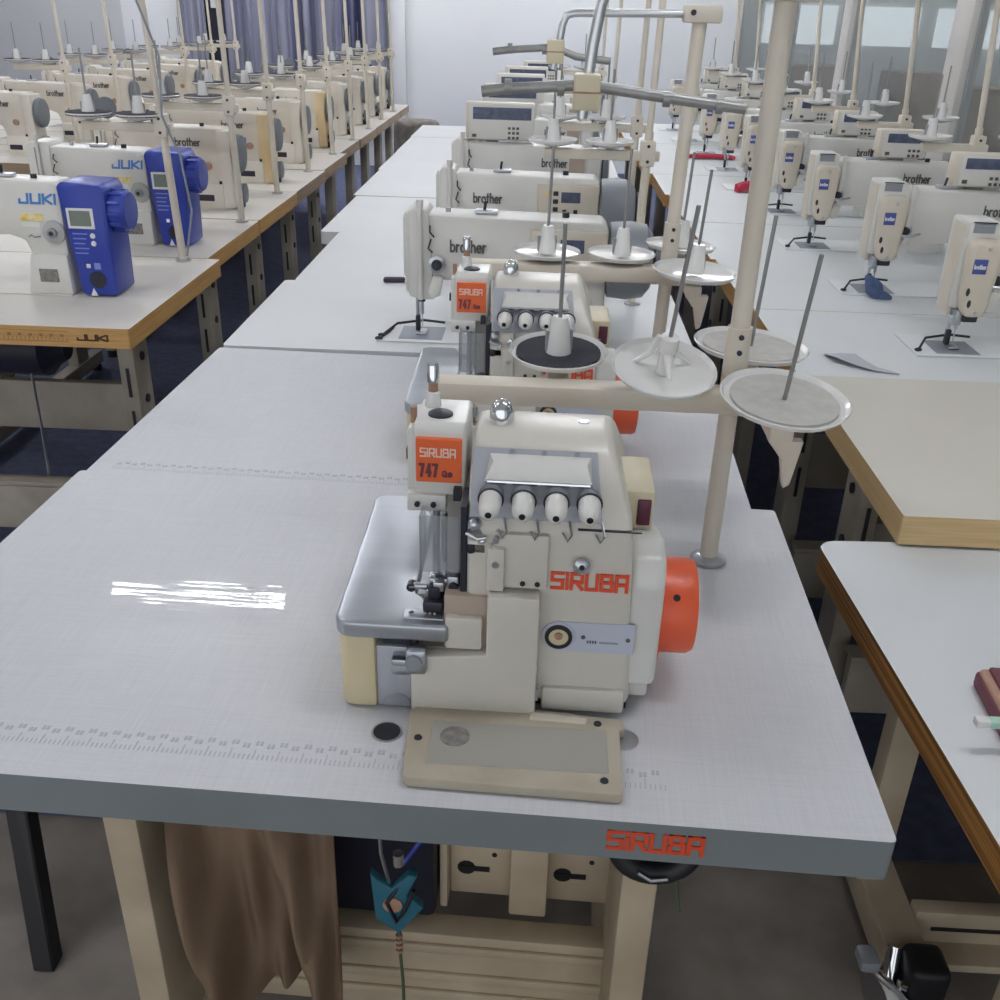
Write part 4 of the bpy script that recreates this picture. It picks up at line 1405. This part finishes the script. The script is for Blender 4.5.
wo = w.obj('wheel', ck)
br = MB()
br.tube([(-.075, -.06, .105), (-.045, -.075, .085), (-.01, -.09, .055), (.03, -.1, .035)], .006, 'chrome', 8)
br.box(-.095, -.062, -.07, -.03, .10, .125, 'grey', .008)
br.box(-.03, .0, -.075, -.06, .035, .085, 'chrome', .004)
br.cyl((-.035, -.05, .06), (-.025, -.02, .11), .012, 'chrome', 10)
br.obj('brake', ck)

cs = MB()
cs.box(0, .26, -.115, .085, .0, .024, 'maroon', .006, 3)
cs.box(.003, .258, -.113, .083, .016, .029, 'tan', .006, 3)
o = cs.obj('leather_case'); o.location = (.559, .945, .7055); o.rotation_euler = (0, 0, -.07)
tag(o, 'maroon leather case with worn tan rim at the right edge of the photo', 'case')
i_ = MB()
i_.box(.012, .255, -.11, .08, .026, .034, 'maroon', .004, 2)
i_.obj('cover', o)
gl = MB()
gl.box(0, .16, -.006, .006, 0, .010, 'mint', .002)
gl.box(-.014, .002, -.0062, .0062, .0002, .0102, 'disc', .002)
o = gl.obj('mint_stick'); o.location = (.527, .905, .7405); o.rotation_euler = (0, 0, .0)
tag(o, 'mint-green plastic strip resting across the maroon case', 'plastic strip')

# ================================================================== FOREGROUND FLOOR LEVEL
# brown cloth hung under the nearest table
def hanging_cloth():
    vs, fs = [], []
    nx, nz = 60, 24
    for j in range(nz + 1):
        v = j / nz
        for i in range(nx + 1):
            u = i / nx
            x = -.43 + .20 * u + .05 * v * (1 - u) * u
            z = .706 - .52 * v
            y = .90 + .030 * math.sin(9 * u - 3.4 * v) * (.25 + v) + .020 * math.sin(19 * u - 6 * v + 1) * (.15 + v) + .008 * math.sin(37 * u + 5 * v) * v + .03 * v * math.sin(3 * u)
            vs.append((x, y, z))
    for j in range(nz):
        for i in range(nx):
            a = j * (nx + 1) + i
            fs.append((a, a + nx + 1, a + nx + 2, a + 1))
    N = len(vs)
    vs += [(x, y + .004, z) for x, y, z in vs]
    fs += [tuple(k + N for k in reversed(f)) for f in fs]
    o = MB().add(vs, fs, 'cloth').obj('hanging_cloth')
    return tag(o, 'brown cloth hanging in folds under the nearest table', 'cloth')
hanging_cloth()

hk = thing('pull_hook', 'teal plastic hook tied with green cord hanging below the nearest table', 'hook', (-.128, .775, .711))
p = MB()
p.tube([(-.018, 0, 0), (-.016, 0, -.08), (-.008, 0, -.125)], .0022, 'steel', 6)
p.obj('hanger_rod', hk)
p = MB()
p.prism([(-.028, -.105), (-.02, -.115), (-.004, -.127), (.014, -.105), (.024, -.107), (.012, -.137), (.03, -.155), (.002, -.197), (-.024, -.175)], 'y', -.006, .006, 'teal', .002)
p.obj('hook_plate', hk)
p = MB()
p.cyl((.004, -.008, -.07), (.004, -.008, -.086), .006, 'chrome', 10)
p.obj('knob', hk)
p = MB()
p.cyl((-.004, -.008, -.15), (-.004, .0, -.15), .011, 'tan', 14)
q = MB()
q.tube([(.002, -.004, -.125), (-.01, -.009, -.145), (.0, -.009, -.175), (.01, -.009, -.155), (.02, -.008, -.125)], .0025, 'darkmetal', 6)
p.obj('washer', hk)
q.obj('tangled_thread', hk)
p = MB()
p.tube([(.002, 0, -.193), (.001, 0, -.22), (.004, 0, -.28), (.006, 0, -.46)], .0022, 'cordgreen', 6)
for z in (-.207, -.215, -.223, -.231):
    p.lathe([(.004, -.002), (.0045, 0), (.004, .002)], (.001, 0, z), (0, 0, 1), 'tan', 8)
p.obj('cord', hk)
MB().tube([(.006, .004, -.10), (.03, .02, -.07), (.06, .03, -.03), (.08, .03, -.004)], .003, 'blue', 6).obj('blue_wire', hk)

kn = thing('curved_pull', 'black curved handle under the orange-lettered table edge, dark cord trailing', 'handle', (.142, .738, .7055))
p = MB()
p.tube([(.037 * math.cos(math.radians(a_)), -.008 * abs(math.sin(math.radians(a_))), -.004 + .028 * math.sin(math.radians(a_))) for a_ in range(180, 361, 12)], .0125, 'black', 12)
p.box(-.03, .03, -.002, .01, -.02, .002, 'black', .004)
p.obj('grip', kn)
MB().tube([(-.018, -.022, -.020), (-.005, -.0245, -.027), (.012, -.0235, -.025)], .002, 'steel', 6).obj('pale_crescent', kn)  # thin pale crescent along the black grip
MB().tube([(.02, 0, -.03), (.026, .0, -.05), (.03, .005, -.075), (.034, .004, -.10)], .002, 'cordgreen', 6).obj('cord', kn)

sl = thing('stool', 'black stool mostly hidden under the left end of the nearest table', 'stool', (-.93, 1.36, 0), 0)
MB().lathe([(.17, 0), (.19, .008), (.19, .028), (.17, .04), (.0, .042)], (0, 0, .46), (0, 0, 1), 'black', 32).obj('seat', sl)
for (x, y) in ((1, -1), (-1, -1), (1, 1), (-1, 1)):
    l = MB()
    l.prism([(.0, 0), (.036, 0), (.036, .036), (.0, .036)], 'z', .0, .459, 'black', .003, 1, taper=lambda c, x=x, y=y: ((c[0] + .07 + (1 - c[2] / .465) * .07) * x, (c[1] + .09 + (1 - c[2] / .465) * .16) * y, c[2]))
    l.obj('leg', sl)

# end of the aisle
sk = MB()
sk.prism(arc(0, 0, .2, .14, 0, 360, 18)[:-1], 'z', 0, .62, 'sack', .05, 3, taper=lambda c: (c[0] * (1 + .15 * math.sin(6 * c[2])), c[1], c[2]))
o = sk.obj('sack'); o.location = (-1.02, 8.3, .004)
tag(o, 'lumpy grey-brown sack standing at the far end of the left aisle', 'sack')

# ================================================================== CAMERA, WORLD
pitch, tilt, yaw, H, f = math.radians(26.7), math.radians(1.6), math.radians(1.9), 1.455, 985.0
F = Vector((-math.sin(yaw) * math.cos(pitch), math.cos(yaw) * math.cos(pitch), -math.sin(pitch)))
Rt = Vector((math.cos(yaw), math.sin(yaw), 0))
U = Rt.cross(F)
r_ = math.cos(tilt) * Rt + math.sin(tilt) * U
u_ = -math.sin(tilt) * Rt + math.cos(tilt) * U
cam = bpy.data.objects.new('camera', bpy.data.cameras.new('camera'))
COL.objects.link(cam)
cam.matrix_world = Matrix(((r_.x, u_.x, -F.x, 0), (r_.y, u_.y, -F.y, 0), (r_.z, u_.z, -F.z, H), (0, 0, 0, 1)))
cam.data.sensor_width = 36
cam.data.lens = 36 * f / 1000.0
cam.data.clip_start = .02
bpy.context.scene.camera = cam
w = bpy.data.worlds.new('world')
bpy.context.scene.world = w
w.use_nodes = True
w.node_tree.nodes['Background'].inputs['Color'].default_value = (.92, .95, 1, 1)
w.node_tree.nodes['Background'].inputs['Strength'].default_value = 0.65
vs_ = bpy.context.scene.view_settings
vs_.view_transform = 'Standard'
vs_.look = 'None'
vs_.gamma = 1
vs_.exposure = 0.94
